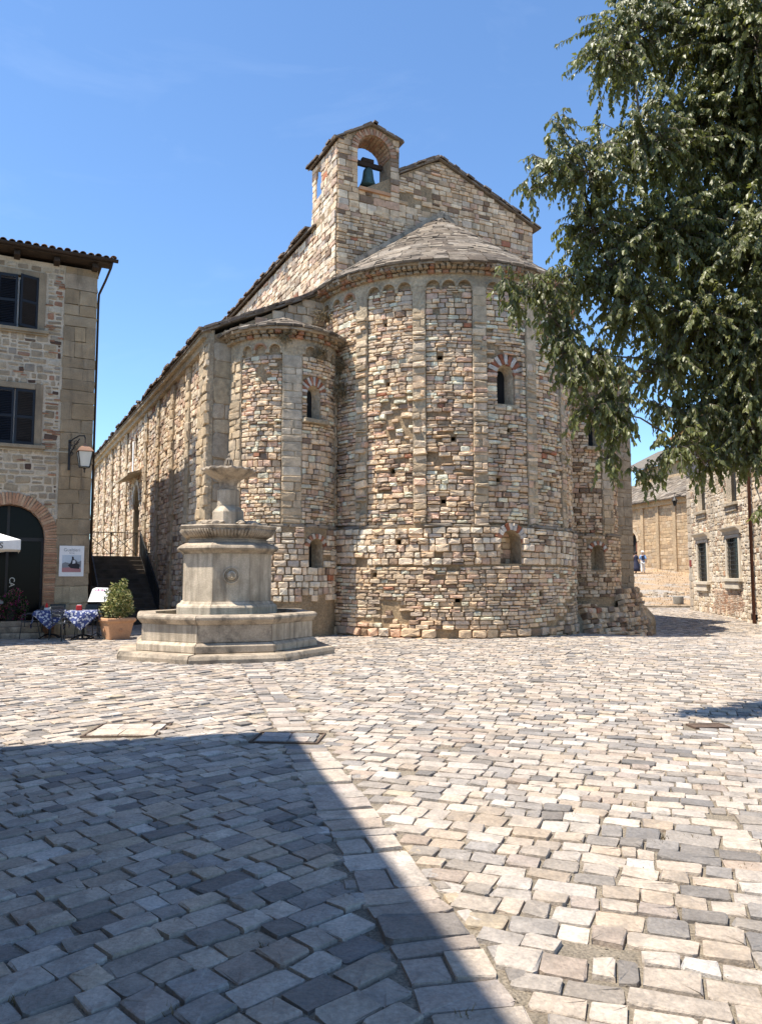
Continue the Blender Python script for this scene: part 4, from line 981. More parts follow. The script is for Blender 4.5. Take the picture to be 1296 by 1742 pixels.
fb.emit(caf, M['so'], M['st'], CAW, 300, 'stonework')
qb = Bag(BLOCK); z = 0.0; PV = 1
PALQ = [(.7, (0.285, 0.215, 0.135)), (.3, (0.26, 0.196, 0.122))]; PALQ0 = [(1, (0.429, 0.342, 0.220))]
while z < TOPZ - .1:
    h = R.uniform(.3, .5); h = min(h, TOPZ - z - .02); x = -.88
    while x < -.03:
        l = R.choice([.88, .55, .4, .3]); l = min(l, -x); l = -x if -x - l < .2 else l
        qb.add((x + l / 2, -.0, z + h / 2), Vector((-1, 0, 0)), Vector((0, -1, 0)), Vector((0, 0, 1)), (l - .002, h - .003, R.uniform(.051, .0525)), pick(PALQ if z > 1.3 else PALQ0) if not (9.8 < z < 10.3) else pick([(1, (.30, .245, .18))]), 'ashlar_block'); x += l
    z += h
for y in np.arange(.3, 6.4, .6):
    pass
qb.emit(caf, M['ashlar'], M['st'], CAW, 300, 'ashlar')
# brick arch and jambs of the door
bb = Bag(BLOCK); PB = [[(1, (.40, .235, .14)), (1, (.36, .2, .12)), (.6, (.44, .29, .18))]]
voussoirs(bb, SF, door, 1.24, 41, PB, .05, off=.0, gap=.01)
z = .0
while z < 2.7:
    for sx in (-1, 1): bb.add((door.a + sx * 1.07, 0, z + .032), Vector((-1, 0, 0)), Vector((0, -1, 0)), Vector((0, 0, 1)), (.335, .056, .05 + R.uniform(-.004, .006)), pick(PB[0]), 'brick', 1)
    z += .066
bb.emit(caf, M['bricko'], M['st'], CAW, 300, 'brickwork')
ol = door.outline(); n = len(ol); mb = MB(); mb.add([(a, -.01, zz) for a, zz in ol] + [(a, .32, zz) for a, zz in ol], [(i, (i + 1) % n, (i + 1) % n + n, i + n) for i in range(n)]); mb.obj('door_reveal', M['brick'], caf, fix=False)
dr = MB(); inn = [(door.a + (a - door.a) * .995, zz) for a, zz in ol]; dr.add([(a, .30, zz) for a, zz in inn], [tuple(range(n))]); dr = dr.obj('door_glazing', M['glass'], caf, fix=False)
MB().box(-14, -.5, .8, 5, .3, 3.9).obj('dark_room', M['dark'], caf) if 0 else None
fm = MB()
for x in (door.a - .87, door.a - .02, door.a + .87): fm.box(x - .035, x + .035, .25, .31, .43, 2.72 if abs(x - door.a) > .5 else 3.6)
fm.box(door.a - .9, door.a + .9, .255, .305, 2.62, 2.72); fm.obj('frame', M['iron'], dr)
for x, zz, ww, hh, m in ((-2.52, 2.22, .19, .16, 'paper'), (-2.54, 1.62, .11, .3, 'paper'), (-2.37, 1.72, .09, .17, 'paper'), (-2.52, 1.38, .08, .1, 'paper')):
    MB().box(x - ww / 2, x + ww / 2, .284, .296, zz - hh / 2, zz + hh / 2).obj('notice', M[m], dr)
    for j in range(3): MB().box(x - ww * .35, x + ww * .3, .281, .283, zz + hh * (.25 - .22 * j) - .006, zz + hh * (.25 - .22 * j) + .006).obj('print_line', M['poster_sky'], dr) if ww > .1 else None
mb = MB(); k = 24; mb.add([(-2.52 + .095 * math.cos(2 * math.pi * i / k), .283, 2.02 + .095 * math.sin(2 * math.pi * i / k)) for i in range(k)] + [(-2.52 + .095 * math.cos(2 * math.pi * i / k), .296, 2.02 + .095 * math.sin(2 * math.pi * i / k)) for i in range(k)], [tuple(range(k)), tuple(range(2 * k - 1, k - 1, -1))] + [(i, (i + 1) % k, (i + 1) % k + k, i + k) for i in range(k)]); mb.obj('round_sticker', M['pale_yellow'], dr)
MB().box(-2.55, -2.49, .279, .281, 2.03, 2.035).box(-2.55, -2.49, .279, .281, 2.075, 2.08).box(-2.55, -2.545, .279, .281, 2.03, 2.08).box(-2.495, -2.49, .279, .281, 2.02, 2.08).obj('sticker_mark', M['ink'], dr)
def text_obj(name, body, size, m, parent, loc, rot, ext=.002, align='CENTER'):
    c = bpy.data.curves.new(name, 'FONT'); c.body = body; c.size = size; c.extrude = ext; c.align_x = align; c.resolution_u = 3
    t = bpy.data.objects.new(name, c); COL.objects.link(t); bpy.context.view_layer.update()
    me = bpy.data.meshes.new_from_object(t.evaluated_get(bpy.context.evaluated_depsgraph_get())); bpy.data.objects.remove(t); me.name = name; me.materials.clear()
    o = link(name, me, m, parent); o.location = loc; o.rotation_euler = rot; return o
ca = text_obj('lettering', 'CA', .2, M['lamp_glass'], dr, (0, 0, 0), (0, 0, 0), .003, 'LEFT'); ca.matrix_local = Matrix(((0, 1, 0, -2.02), (0, 0, -1, .28), (-1, 0, 0, 1.62), (0, 0, 0, 1)))
# something of the room behind the glass reads as pale furniture
for o in [fw1, fw2] + far_ops[:2]:
    oo = o; zc = (o.zs + o.zt) / 2
    wn = MB(); g = .19
    wn.box(o.a - o.hw - g, o.a - o.hw, -.05, .2, o.zs, o.zt + .17).box(o.a + o.hw, o.a + o.hw + g, -.05, .2, o.zs, o.zt + .17).box(o.a - o.hw - .001, o.a + o.hw + .001, -.048, .2, o.zt, o.zt + .17)
    wn = wn.obj('window', M['ashlar'], caf, bevel=.01); wn.color = (.25, .195, .13, 1)
    s_ = MB().box(o.a - o.hw - .3, o.a + o.hw + .3, -.14, .2, o.zs - .1, o.zs + .0).box(o.a - o.hw - .26, o.a + o.hw + .26, -.09, .2, o.zs - .15, o.zs - .101).obj('sill', M['ashlar'], wn, bevel=.012); s_.color = (.27, .215, .145, 1)
    MB().box(o.a - o.hw, o.a + o.hw, .19, .2, o.zs, o.zt).obj('pane', M['glass'], wn)
    fr = MB()
    for x in (o.a - o.hw + .03, o.a - .0, o.a + o.hw - .03): fr.box(x - .03, x + .03, .13, .185, o.zs, o.zt)
    fr.box(o.a - o.hw, o.a + o.hw, .132, .183, o.zt - .06, o.zt).obj('frame', M['white'], wn)
    # two louvred shutters, a little ajar on the upper window
    for sx, open_ in ((-1, .1 if o is fw1 else .03), (1, .38 if o is fw1 else .03)):
        W2 = .5; sh = bpy.data.objects.new('shutter', None) if 0 else None
        f = MB(); H_ = o.zt - o.zs - .02
        f.box(0, .06, -.02, .02, 0, H_).box(W2 - .06, W2, -.02, .02, 0, H_)
        for zz in (0, H_ * .47, H_ - .08): f.box(.06, W2 - .06, -.018, .018, zz, zz + .08)
        so = f.obj('shutter', M['shut'], wn, bevel=.004); lv = MB()
        for z0_, z1_ in ((.08, H_ * .47), (H_ * .47 + .08, H_ - .08)):
            k = int((z1_ - z0_) / .045)
            for i in range(k):
                zz = z0_ + (z1_ - z0_) * (i + .5) / k; lv.add([(.06, -.016, zz - .018), (W2 - .06, -.016, zz - .018), (W2 - .06, .012, zz + .018), (.06, .012, zz + .018), (.06, -.012, zz - .022), (W2 - .06, -.012, zz - .022), (W2 - .06, .016, zz + .014), (.06, .016, zz + .014)], [(0, 1, 2, 3), (7, 6, 5, 4), (0, 4, 5, 1), (3, 2, 6, 7)])
        l = lv.obj('louvre', M['shut'], so, fix=False); l['kind'] = 'stuff'
        so.location = (o.a + sx * (o.hw - .005), -.035, o.zs + .01)
        so.rotation_euler = (0, 0, (-open_ if sx < 0 else math.pi + open_))
MB().box(-14, -1.14, -.9, .0, -.4, .145).obj('step', M['limed'], caf, bevel=.012); MB().box(-14, -1.19, -.6, .0, .146, .29).obj('step', M['limed'], caf, bevel=.012); MB().box(-14, -1.24, -.3, .32, .291, .43).obj('step', M['limed'], caf, bevel=.012)
# eaves: rafter ends, boarding, gutter, roof tiles, down pipe
for k in range(12):
    x = -.1 - k * 1.03; r_ = MB(); r_.prism([(0, 0), (-.52, .02), (-.52, .1), (-.46, .2), (0, .2)], x - .08, x + .08, lambda a, b, d: (d, a * .72, 10.56 + b * .85)); r_.obj('rafter_end', M['wood'], caf, bevel=.015)
MB().box(-14.3, .1, .0, 7, 10.74, 10.8).box(-14.3, .36, -.46, -.001, 10.742, 10.8).obj('eaves_boarding', M['wood'], caf)
mb = MB(); n = 10
prof = [(-.5 - .075 * math.sin(math.pi * i / n - math.pi / 2) * 1.0, 10.84 - .075 * math.cos(math.pi * i / n - math.pi / 2)) for i in range(n + 1)]
vs = [(-14.4, y, z) for y, z in prof] + [(.5, y, z) for y, z in prof] + [(-14.4, y * .995, z + .012) for y, z in prof] + [(.5, y * .995, z + .012) for y, z in prof]; m1 = n + 1
mb.add(vs, [(i, i + 1, i + 1 + m1, i + m1) for i in range(n)] + [(i + 2 * m1, i + 3 * m1, i + 1 + 3 * m1, i + 1 + 2 * m1) for i in range(n)] + [tuple(range(m1, 2 * m1))])
mb.obj('gutter', M['gut'], caf)
MB().tube([(.34, -.5, 10.78), (.31, -.44, 10.62), (.2, -.2, 10.3), (.06, .08, 9.95), (.055, .12, 9.7), (.055, .12, .3)], .034, 10).obj('down_pipe', M['gut'], caf, smooth=True)
RS = .30    # roof slope
rf = MB().add([(-14.4, -.5, 10.86), (.42, -.5, 10.86), (-3.2, 3.4, 12.1), (-14.4, 3.4, 12.1), (.14, 7.2, 10.86), (-14.4, 7.2, 10.86), (.14, 0, 10.87)], [(0, 1, 2, 3), (1, 6, 2), (6, 4, 2), (4, 5, 3, 2), (0, 3, 5)]).obj('roof', M['terra'], caf)
tb = MB(); n = 6
for rr, zz in ((.09, 0), (.074, .012)):
    for y0, s0 in ((0, 1.0), (.45, .82)):
        for k in range(n + 1): t = math.pi * k / n; tb.v.append((rr * s0 * math.cos(t), y0, rr * s0 * math.sin(t) * .8 - (.012 if rr < .1 else 0)))
m1 = n + 1
for k in range(n): tb.f += [(k, k + 1, m1 + k + 1, m1 + k), (2 * m1 + k, 3 * m1 + k, 3 * m1 + k + 1, 2 * m1 + k + 1), (k, 2 * m1 + k, 2 * m1 + k + 1, k + 1)]
tme = tb.mesh('roof_tile', True); M['tileo'] = mat('roof_tile_clay', src='obj', n1=(7, .3), n2=(40, .25), bump=(40, .6, .01)); tme.materials.append(M['tileo'])
for j in range(3):
    for i in range(70):
        x = .36 - i * .205; y = -.58 + j * .36; z = 10.885 + (y + .5) * RS
        o = bpy.data.objects.new('roof_tile', tme); COL.objects.link(o); o.parent = caf; o.location = (x + R.uniform(-.012, .012), y + R.uniform(-.03, .03), z + R.uniform(0, .012)); o.rotation_euler = (math.atan(RS), 0, R.gauss(0, .03)); o.color = (*pick([(.4, (.21, .14, .095)), (.3, (.30, .22, .15)), (.3, (.15, .105, .075))]), 1)
# cable on the wall
MB().tube([(-3.5, -.06, 5.13), (-.9, -.055, 5.16), (-.62, -.06, 5.17), (-.56, -.06, 5.3)], .012, 6).obj('cable', M['beige'], caf)

# lower house behind it along the alley
rear = empty('alley_house', CW @ Vector((-11.0, 9.0, 0)), A0, 'lower stone house behind the corner house along the alley', 'house')
MB().box(-9, -.1, 0, 3.2, -.5, 7.8).obj('wall', M['render'], rear); MB().box(-9.3, .2, -.1, 3.4, 7.8, 8.0).obj('roof', M['terra'], rear)

# poster on the quoins
po = empty('poster', CW @ Vector((-10.79, 2.3 - .075, 2.07)), A0, 'white exhibition poster with a dark figure on pink ground, right of the brick arch', 'poster')
MB().box(-.325, .325, .0, .03, -.43, .43).obj('board', M['white'], po, bevel=.003)
MB().box(-.25, .25, -.004, -.001, -.31, .17).obj('picture_sky', M['poster_sky'], po)
MB().add([(-.25, -.006, -.31), (.25, -.006, -.31), (.25, -.006, -.2), (.1, -.006, -.17), (-.25, -.006, -.19)], [(0, 1, 2, 3, 4)]).obj('picture_ground', M['poster_pink'], po)
MB().add([(-.25, -.0055, -.2), (.05, -.0055, -.2), (.25, -.0055, -.18), (.25, -.0055, .02), (.18, -.0055, -.02), (.1, -.0055, .01), (-.05, -.0055, -.06), (-.17, -.0055, -.03), (-.25, -.0055, -.07)], [tuple(range(9))]).obj('picture_hills', M['grey_panel'], po)
MB().add([(-.02, -.0075, -.2), (.2, -.0075, -.22), (.22, -.0075, -.1), (.14, -.0075, -.06), (.12, -.0075, .03), (.06, -.0075, .05), (.05, -.0075, .12), (.0, -.0075, .13), (.005, -.0075, .06), (-.03, -.0075, -.06), (-.1, -.0075, -.12)], [tuple(range(11))]).obj('picture_figure', M['ink'], po)
MB().add([(.02, -.0085, -.08), (.1, -.0085, -.06), (.1, -.0085, .02), (.03, -.0085, .03)], [(0, 1, 2, 3)]).obj('picture_shirt', M['paper'], po)
text_obj('lettering', 'Gualtieri', .125, M['grey_panel'], po, (0, -.003, .275), (rad(90), 0, 0), .001); text_obj('lettering', 'San Leo', .045, M['ink'], po, (0, -.003, .215), (rad(90), 0, 0), .001)

# wall lantern
la = empty('wall_lantern', CW @ Vector((-10.62, 2.3, 4.9)), A0, 'copper topped lantern on an iron bracket at the corner above the poster', 'lantern')
br = MB().box(-.36, -.30, -.075, -.05, -.25, .62).tube([(-.33, -.07, .55), (-.25, -.3, .62), (-.12, -.55, .68), (0, -.72, .66), (.02, -.78, .58)], .018, 6).tube([(-.33, -.07, .15), (-.22, -.3, .42), (-.1, -.52, .6)], .014, 6)
for cx_, cz_, r_ in ((-.26, .38, .08), (-.18, .5, .07), (-.29, .2, .06)): br.tube([(cx_ + r_ * math.cos(t) * (1 - t / 14), -.22 - (cx_ + .3) * 1.1, cz_ + r_ * math.sin(t) * (1 - t / 14)) for t in np.arange(0, 8, .5)], .011, 5)
br.tube([(.02, -.78, .58), (.02, -.78, .42)], .012, 6); br.obj('bracket', M['iron'], la)
Lx, Ly = .02, -.78
MB().lathe([(.30, .2), (.285, .225), (.2, .31), (.1, .36), (.03, .39), (.035, .42), (.01, .45)], 4, Lx, Ly, rad(45)).obj('lantern_roof', M['copper'], la)
MB().lathe([(.17, -.22), (.255, .19)], 4, Lx, Ly, rad(45)).obj('glass', M['lamp_glass'], la)
fr = MB()
for k in range(4):
    t = rad(45 + 90 * k); fr.bar((Lx + .175 * math.cos(t), Ly + .175 * math.sin(t), -.23), (Lx + .265 * math.cos(t), Ly + .265 * math.sin(t), .2), .022, .022)
    t2 = t + rad(90); fr.bar((Lx + .175 * math.cos(t), Ly + .175 * math.sin(t), -.23), (Lx + .175 * math.cos(t2), Ly + .175 * math.sin(t2), -.23), .02, .02)
fr.lathe([(.03, -.24), (.04, -.27), (.012, -.31), (.022, -.34), (.004, -.4)], 8, Lx, Ly); fr.obj('frame', M['iron'], la)

M['shadestone'] = mat('shade_toned_step_stone', (.10, .085, .068), n1=(3, .3), n2=(40, .2), bump=(40, .6, .01))  # stair stone: the alley's deep shade is put into this darker base colour
# ================================================================== STAIR TO THE SIDE DOOR
st = empty('stone_staircase', CW @ Vector((-8.6, 6.0, 0)), A0, 'stone stair, its colour darkened for shade, climbing the alley between the corner house and the church', 'staircase')
NS = 14
for k in range(NS): MB().box(-1.05, 1.1, .32 * k, .32 * (k + 1) + .03, -.3 if k == 0 else .1 * k, 2.42 * (k + 1) / NS).obj('step', M['shadestone'], st, bevel=.012)
MB().box(-1.35, 1.12, .32 * NS, .32 * NS + 3.4, -.4, 2.42).obj('landing', M['shadestone'], st); MB().box(-1.35, -1.06, .3, .32 * NS, -.4, 1.3).obj('stair_wall', M['shadestone'], st)
def railing(name, segs, label, post=1.1, cross=False):
    root = empty(name, st.location.copy(), A0, label, 'railing', 'iron railings of the side stair')
    for p, q in segs:
        p, q = Vector(p), Vector(q); L_ = (q - p).length; n_ = max(1, round(L_ / 1.0))
        MB().bar(p + Vector((0, 0, .98)), q + Vector((0, 0, .98)), .04, .03).bar(p + Vector((0, 0, .12)), q + Vector((0, 0, .12)), .03, .02).obj('rail', M['iron'], root)
        for i in range(n_ + 1): b = p.lerp(q, i / n_); MB().bar(b, b + Vector((0, 0, 1.0)), .035, .035).obj('post', M['iron'], root)
        for i in range(n_):
            a, b = p.lerp(q, i / n_), p.lerp(q, (i + 1) / n_)
            if cross:
                MB().bar(a + Vector((0, 0, .12)), b + Vector((0, 0, .96)), .022, .022).bar(a + Vector((0, 0.012, .96)), b + Vector((0, .012, .12)), .022, .022).obj('cross_brace', M['iron'], root)
            else:
                for j in range(1, 8): c = a.lerp(b, j / 8); MB().bar(c + Vector((0, 0, .12)), c + Vector((0, 0, .96)), .016, .016).obj('baluster', M['iron'], root)
    return root
Z2 = 2.42
railing('iron_railing', [((-.95, 5.4, Z2), (1.0, 5.4, Z2))], 'iron railing with crossed bars closing the stair landing', cross=True)
railing('iron_railing', [((-1.0, 4.5, Z2), (-1.0, 5.35, Z2)), ((-.98, .3, .2), (-.98, 4.45, Z2))], 'iron handrail on the left side of the alley stair')
railing('iron_railing', [((1.0, .3, .2), (1.0, 4.45, Z2))], 'iron handrail along the church wall side of the alley stair')
# rough wall at the head of the alley
rw = empty('rubble_wall', CW @ Vector((-9.9, 14.2, 0)), A0, 'sunlit rubble wall end beside the stair landing in the alley', 'wall')
MB().box(-2.2, .35, 0, .5, -.4, 4.2).obj('core', M['mortar'], rw); rb = Bag(ROUGH)
lay(rb, Plane((0, 0, 0), (1, 0, 0), (0, -1, 0)), lambda z: [(-2.2, .35)], 0, 4.2, (.14, .24), (.2, .45), PAL, (.03, .1)); rb.emit(rw, M['so'], M['st'], Matrix.Translation(CW @ Vector((-9.9, 14.2, 0))) @ Matrix.Rotation(A0, 4, 'Z'), 60)

# ================================================================== CAFE FURNITURE
def chair_proto(loc, rz, label):
    r = empty('cafe_chair', loc, rz, label, 'chair', 'grey metal cafe chairs')
    t = .011
    for sx in (-1, 1):
        MB().tube([(sx * .25, -.24, 0), (sx * .235, -.2, .45), (sx * .25, -.19, .62), (sx * .25, -.15, .655), (sx * .24, .12, .655), (sx * .215, .19, .67)], t, 6).obj('leg', M['metal'], r, smooth=True)
        MB().tube([(sx * .23, .27, 0), (sx * .205, .17, .44), (sx * .205, .22, .68), (sx * .2, .27, .86)], t, 6).obj('leg', M['metal'], r, smooth=True)
    seat = MB(); 
    seat.tube([(-.22, -.2, .44), (.22, -.2, .44), (.2, .18, .44), (-.2, .18, .44), (-.22, -.2, .44)], t, 6)
    for k in range(9): x = -.2 + .4 * (k + .5) / 9; seat.box(x - .016, x + .016, -.2, .18, .438, .448)
    for k in range(8): y = -.2 + .38 * (k + .5) / 8; seat.box(-.21, .21, y - .015, y + .015, .449, .455)
    seat.obj('seat', M['metal'], r)
    bk = MB(); bk.tube([(-.205, .215, .6), (.205, .215, .6)], t, 6).tube([(-.2, .27, .86), (.2, .27, .86)], t, 6)
    for k in range(9): x = -.19 + .38 * (k + .5) / 9; bk.bar((x, .216, .6), (x, .27, .86), .028, .006, (0, 1, 0))
    for k in range(6): f = (k + .5) / 6; bk.box(-.2, .2, .206 + .054 * f, .212 + .054 * f, .6 + .26 * f - .012, .6 + .26 * f + .012)
    bk.obj('backrest', M['metal'], r); return r
def P_at(s, t): return CW @ Vector((s, t, 0))
ch = chair_proto(Vector((-8.18, 19.95, 0)), rad(62), 'grey mesh chair standing in front of and between the two cloth covered tables')
for loc, rz, lb in (((-9.28, 20.55, 0), rad(-75), 'grey mesh chair in front of the cafe steps, left of the tables'), ((-8.95, 21.2, .0), rad(5), 'grey mesh chair behind the left table with blue white cloth'), ((-7.95, 21.0, .0), rad(-6), 'grey mesh chair behind the right table, seen over the tablecloth'), ((-7.3, 20.95, 0), rad(-40), 'dark chair behind the menu stand, right end of the tables'), ((-10.25, 20.0, 0), rad(-70), 'grey chair cut by the left edge of the picture')):
    c = copy_tree(ch); c.location = loc; c.rotation_euler = (0, 0, rz); c['label'] = lb
def table(x, y, rz, label, lcloth, red):
    r = empty('cafe_table', (x, y, 0), rz, label, 'table', 'cafe tables'); MB().box(-.36, .36, -.36, .36, .715, .74).obj('tabletop', M['metal'], r, bevel=.006)
    MB().tube([(0, 0, .03), (0, 0, .72)], .03, 8).obj('column', M['iron'], r)
    for k in range(4): t = rad(45 + 90 * k); MB().tube([(0, 0, .12), (.2 * math.cos(t), .2 * math.sin(t), .08), (.36 * math.cos(t), .36 * math.sin(t), .015)], .018, 6).obj('foot', M['iron'], r)
    me = MB(); n = 30; H_ = .5; ang = rad(45)
    for j in range(n + 1):
        for i in range(n + 1):
            u_, v_ = (i / n - .5) * 1.25, (j / n - .5) * 1.25; X, Y = u_ * math.cos(ang) - v_ * math.sin(ang), u_ * math.sin(ang) + v_ * math.cos(ang)
            ex, ey = max(0, abs(X) - .365), max(0, abs(Y) - .365); ov = math.hypot(ex, ey) if ex and ey else ex + ey; z = .745 - ov * .95
            fold = .03 * math.sin(9 * (X - Y) + 2 * X) * min(1, ov * 5)
            x_ = math.copysign(min(abs(X), .365) + min(ex, .02) + (ov * .16 if ex else 0), X) + (fold if ex else 0); y_ = math.copysign(min(abs(Y), .365) + min(ey, .02) + (ov * .16 if ey else 0), Y) + (fold if ey else 0)
            if ex and not ey: y_ *= 1 - .1 * math.sin(X * 7) * ov
            me.v.append((x_, y_, z))
    for j in range(n):
        for i in range(n): me.f.append((j * (n + 1) + i, j * (n + 1) + i + 1, (j + 1) * (n + 1) + i + 1, (j + 1) * (n + 1) + i))
    c = me.obj('tablecloth', M['cloth'], None, smooth=True, fix=False); c.location = (x, y, .0); c.rotation_euler = (0, 0, rz); setp(c, lcloth, 'tablecloth', 'blue and white tablecloths')
    m_ = c.modifiers.new('thickness', 'SOLIDIFY'); m_.thickness = .004; m_.offset = 1
table(-8.78, 20.55, rad(20), 'left cafe table, near the brick jamb of the arch', 'blue and white patterned cloth on the left table, hanging to a point', 0)
table(-7.82, 20.3, rad(14), 'right cafe table beside the menu stand', 'blue and white patterned cloth on the right table, beside the menu stand', 1)
hb = empty('napkin_holder', (-7.9, 20.22, .752), rad(14), 'bright red napkin holder on the right table', 'napkin holder'); MB().box(-.07, .07, -.05, .05, 0, .13).obj('case', M['red_plastic'], hb, bevel=.012); MB().box(-.05, .05, -.03, .03, .131, .15).obj('napkins', M['white_cloth'], hb)
hb = empty('condiment_rack', (-8.85, 20.5, .752), rad(14), 'small red and white condiment rack on the left table', 'condiment rack'); MB().box(-.07, .07, -.05, .05, 0, .06).obj('tray', M['white_cloth'], hb, bevel=.008); MB().lathe([(.035, .06), (.035, .13), (.02, .16), (.012, .19)], 10, -.02).obj('bottle', M['red_plastic'], hb)
# menu stand
ms = empty('menu_stand', (-7.38, 20.15, 0), rad(4), 'white slanted menu board on a thin tripod stand beside the shrub', 'menu stand')
MB().tube([(0, 0, .1), (0, 0, 1.0)], .014, 8).obj('pole', M['iron'], ms)
for k in range(3): t = rad(90 + 120 * k); MB().tube([(0, 0, .18), (.12 * math.cos(t), .12 * math.sin(t), .12), (.26 * math.cos(t), .26 * math.sin(t), .012)], .012, 6).obj('leg', M['iron'], ms)
b = MB(); b.prism([(-.25, 0), (.22, 0), (.29, .32), (.2, .36), (-.1, .37), (-.18, .33)], 0, .03, lambda a, c, d: (a, -.06 + c * .45 + d, .98 + c)); b.obj('board', M['white'], ms)
mb = MB()      # illegible purple strokes along the top edge
for k, (x, w_) in enumerate(((-.1, .03), (-.05, .05), (.01, .02), (.05, .045), (.11, .03))): c = .275 + .01 * (k % 2); mb.add([(x, -.062 + c * .45, .98 + c), (x + w_, -.062 + c * .45, .98 + c), (x + w_ * .8, -.062 + (c + .04) * .45, .98 + c + .04), (x + .006, -.062 + (c + .04) * .45, .98 + c + .04)], [(0, 1, 2, 3)])
mb.obj('print_marks', M['magenta'], ms)
# terracotta planter and its shrub
pl_ = empty('terracotta_planter', (-6.92, 20.25, 0), rad(40), 'square terracotta planter right of the menu stand', 'planter')
prof = [(.27, 0), (.29, .02), (.37, .44), (.41, .47), (.425, .5), (.42, .56), (.36, .57), (.34, .5), (.02, .48)]
MB().lathe([(r_ * 1.28, z) for r_, z in prof], 4, ph=rad(45)).obj('pot', M['terra'], pl_, bevel=.02)
MB().box(-.34, .34, -.34, .34, .5, .525).obj('soil', M['soil'], pl_)
for k in range(4):
    t = rad(90 * k); em = MB(); 
    for j in range(6): a = 2 * math.pi * j / 6; em.tube([(.0, -.32, .26), (.045 * math.cos(a), -.335, .26 + .045 * math.sin(a))], [.02, .008], 5)
    o = em.obj('emblem', M['terra'], pl_); o.rotation_euler = (0, 0, t)
def leaf_cloud(name, parent, m, blobs, n, ln, pal, flat_=.5, seedv=1, center=None):
    rr_ = np.random.default_rng(seedv); V, T = [], []; F = []; 
    wts = np.array([b[3] ** 2 for b in blobs]); wts /= wts.sum(); k = 0
    for i in range(n):
        b = blobs[rr_.choice(len(blobs), p=wts)]; d = rr_.normal(size=3); d /= np.linalg.norm(d); p = np.array(b[:3]) + d * b[3] * rr_.uniform(.55, 1.05)
        ax = d + rr_.normal(size=3) * .6 + np.array([0, 0, .3]); ax /= np.linalg.norm(ax); sd = np.cross(ax, rr_.normal(size=3)); sd /= np.linalg.norm(sd); l = ln * rr_.uniform(.6, 1.2); wd = l * .28
        nn_ = np.cross(ax, sd); V += [p, p + ax * l * .45 + sd * wd + nn_ * .12 * l, p + ax * l, p + ax * l * .45 - sd * wd + nn_ * .12 * l]; F += [(k, k + 1, k + 2), (k, k + 2, k + 3)]; k += 4
        c = pick(pal); T += [c] * 4
    me = fast_mesh(name, np.array(V), np.array(F), np.array(T)); return link(name, me, m, parent)
sh = empty('shrub', (-6.92, 20.25, .5), 0, 'round variegated evergreen shrub growing in the square terracotta planter', 'shrub')
bl = [(.3, .0, .56, .1), (-.28, 0, .48, .12), (-.2, 0, .72, .09), (.16, 0, 1.0, .07), (0, 0, .35, .3), (.18, .05, .3, .24), (-.2, .05, .28, .24), (.05, -.15, .55, .24), (.2, -.1, .55, .2), (-.12, .05, .62, .2), (.08, .0, .78, .15), (-.05, -.2, .3, .2), (.28, -.1, .42, .14), (-.08, .0, .85, .1), (.13, 0, .88, .09), (.25, .0, .68, .1)]
leaf_cloud('foliage', sh, M['shrub'], bl, 3800, .075, [(.3, (.09, .13, .035)), (.35, (.27, .28, .09)), (.35, (.46, .42, .19))])['kind'] = 'stuff'
MB().tube([(0, 0, .0), (.01, 0, .3), (0, 0, .7)], [.03, .025, .01], 6).tube([(0, 0, .15), (.15, -.05, .5)], [.018, .008], 6).tube([(0, 0, .12), (-.15, .03, .5)], [.018, .008], 6).obj('stem', M['bark'], sh)
# flowers in the doorway
D0 = lambda x, y, z: CAW @ Vector((x, y, z))
fp = empty('flower_pot', D0(-1.95, -.05, .43), A0, 'pot of pink and magenta flowers in the cafe doorway', 'flower pot')
MB().lathe([(.12, 0), (.13, .02), (.17, .3), (.19, .31), (.19, .36), (.15, .36)], 14).obj('pot', M['iron'], fp)
fl = empty('flowers', D0(-1.95, -.05, .8), A0, 'trailing pink flowers filling the pot in the cafe doorway', 'flowers')
fb_ = [(0, 0, .25, .2), (-.25, 0, .1, .2), (.25, 0, .05, .2), (-.12, -.05, -.1, .22), (.2, -.05, -.15, .2), (.1, 0, .35, .16), (-.3, -.02, -.08, .15)]
leaf_cloud('foliage', fl, M['shrub'], fb_, 1400, .06, [(1, (.035, .07, .02)), (.5, (.06, .1, .03))], seedv=4)['kind'] = 'stuff'
leaf_cloud('blossom', fl, M['shrub'], [(x, y - .02, z, r_ * 1.06) for x, y, z, r_ in fb_], 520, .055, [(.5, (.42, .03, .14)), (.3, (.5, .1, .2)), (.3, (.3, .02, .2))], seedv=5)['kind'] = 'stuff'
# small things on the steps
le = empty('menu_lectern', D0(-2.55, -.12, .43), A0, 'grey slanted lectern standing in the cafe doorway', 'lectern'); le.location = D0(-2.45, -.12, .43)
MB().prism([(-.3, .62), (.22, .36), (.3, .38), (.3, .44), (-.26, .72)], -.16, .16, lambda a, c, d: (a, d, c + .1)).obj('desk', M['grey_panel'], le, bevel=.01); MB().box(-.28, -.12, -.05, .05, 0, .72).obj('stand', M['grey_panel'], le)
an_ = empty('ash_stand', D0(-2.32, -.42, .29), A0, 'slim brass ash stand on the cafe steps', 'ash stand'); MB().lathe([(.09, 0), (.09, .02), (.04, .03), (.04, .4), (.09, .41), (.09, .58), (.07, .58)], 14).obj('post', M['brass'], an_); MB().lathe([(.093, .38), (.095, .45), (.093, .46)], 14).obj('band', M['iron'], an_)

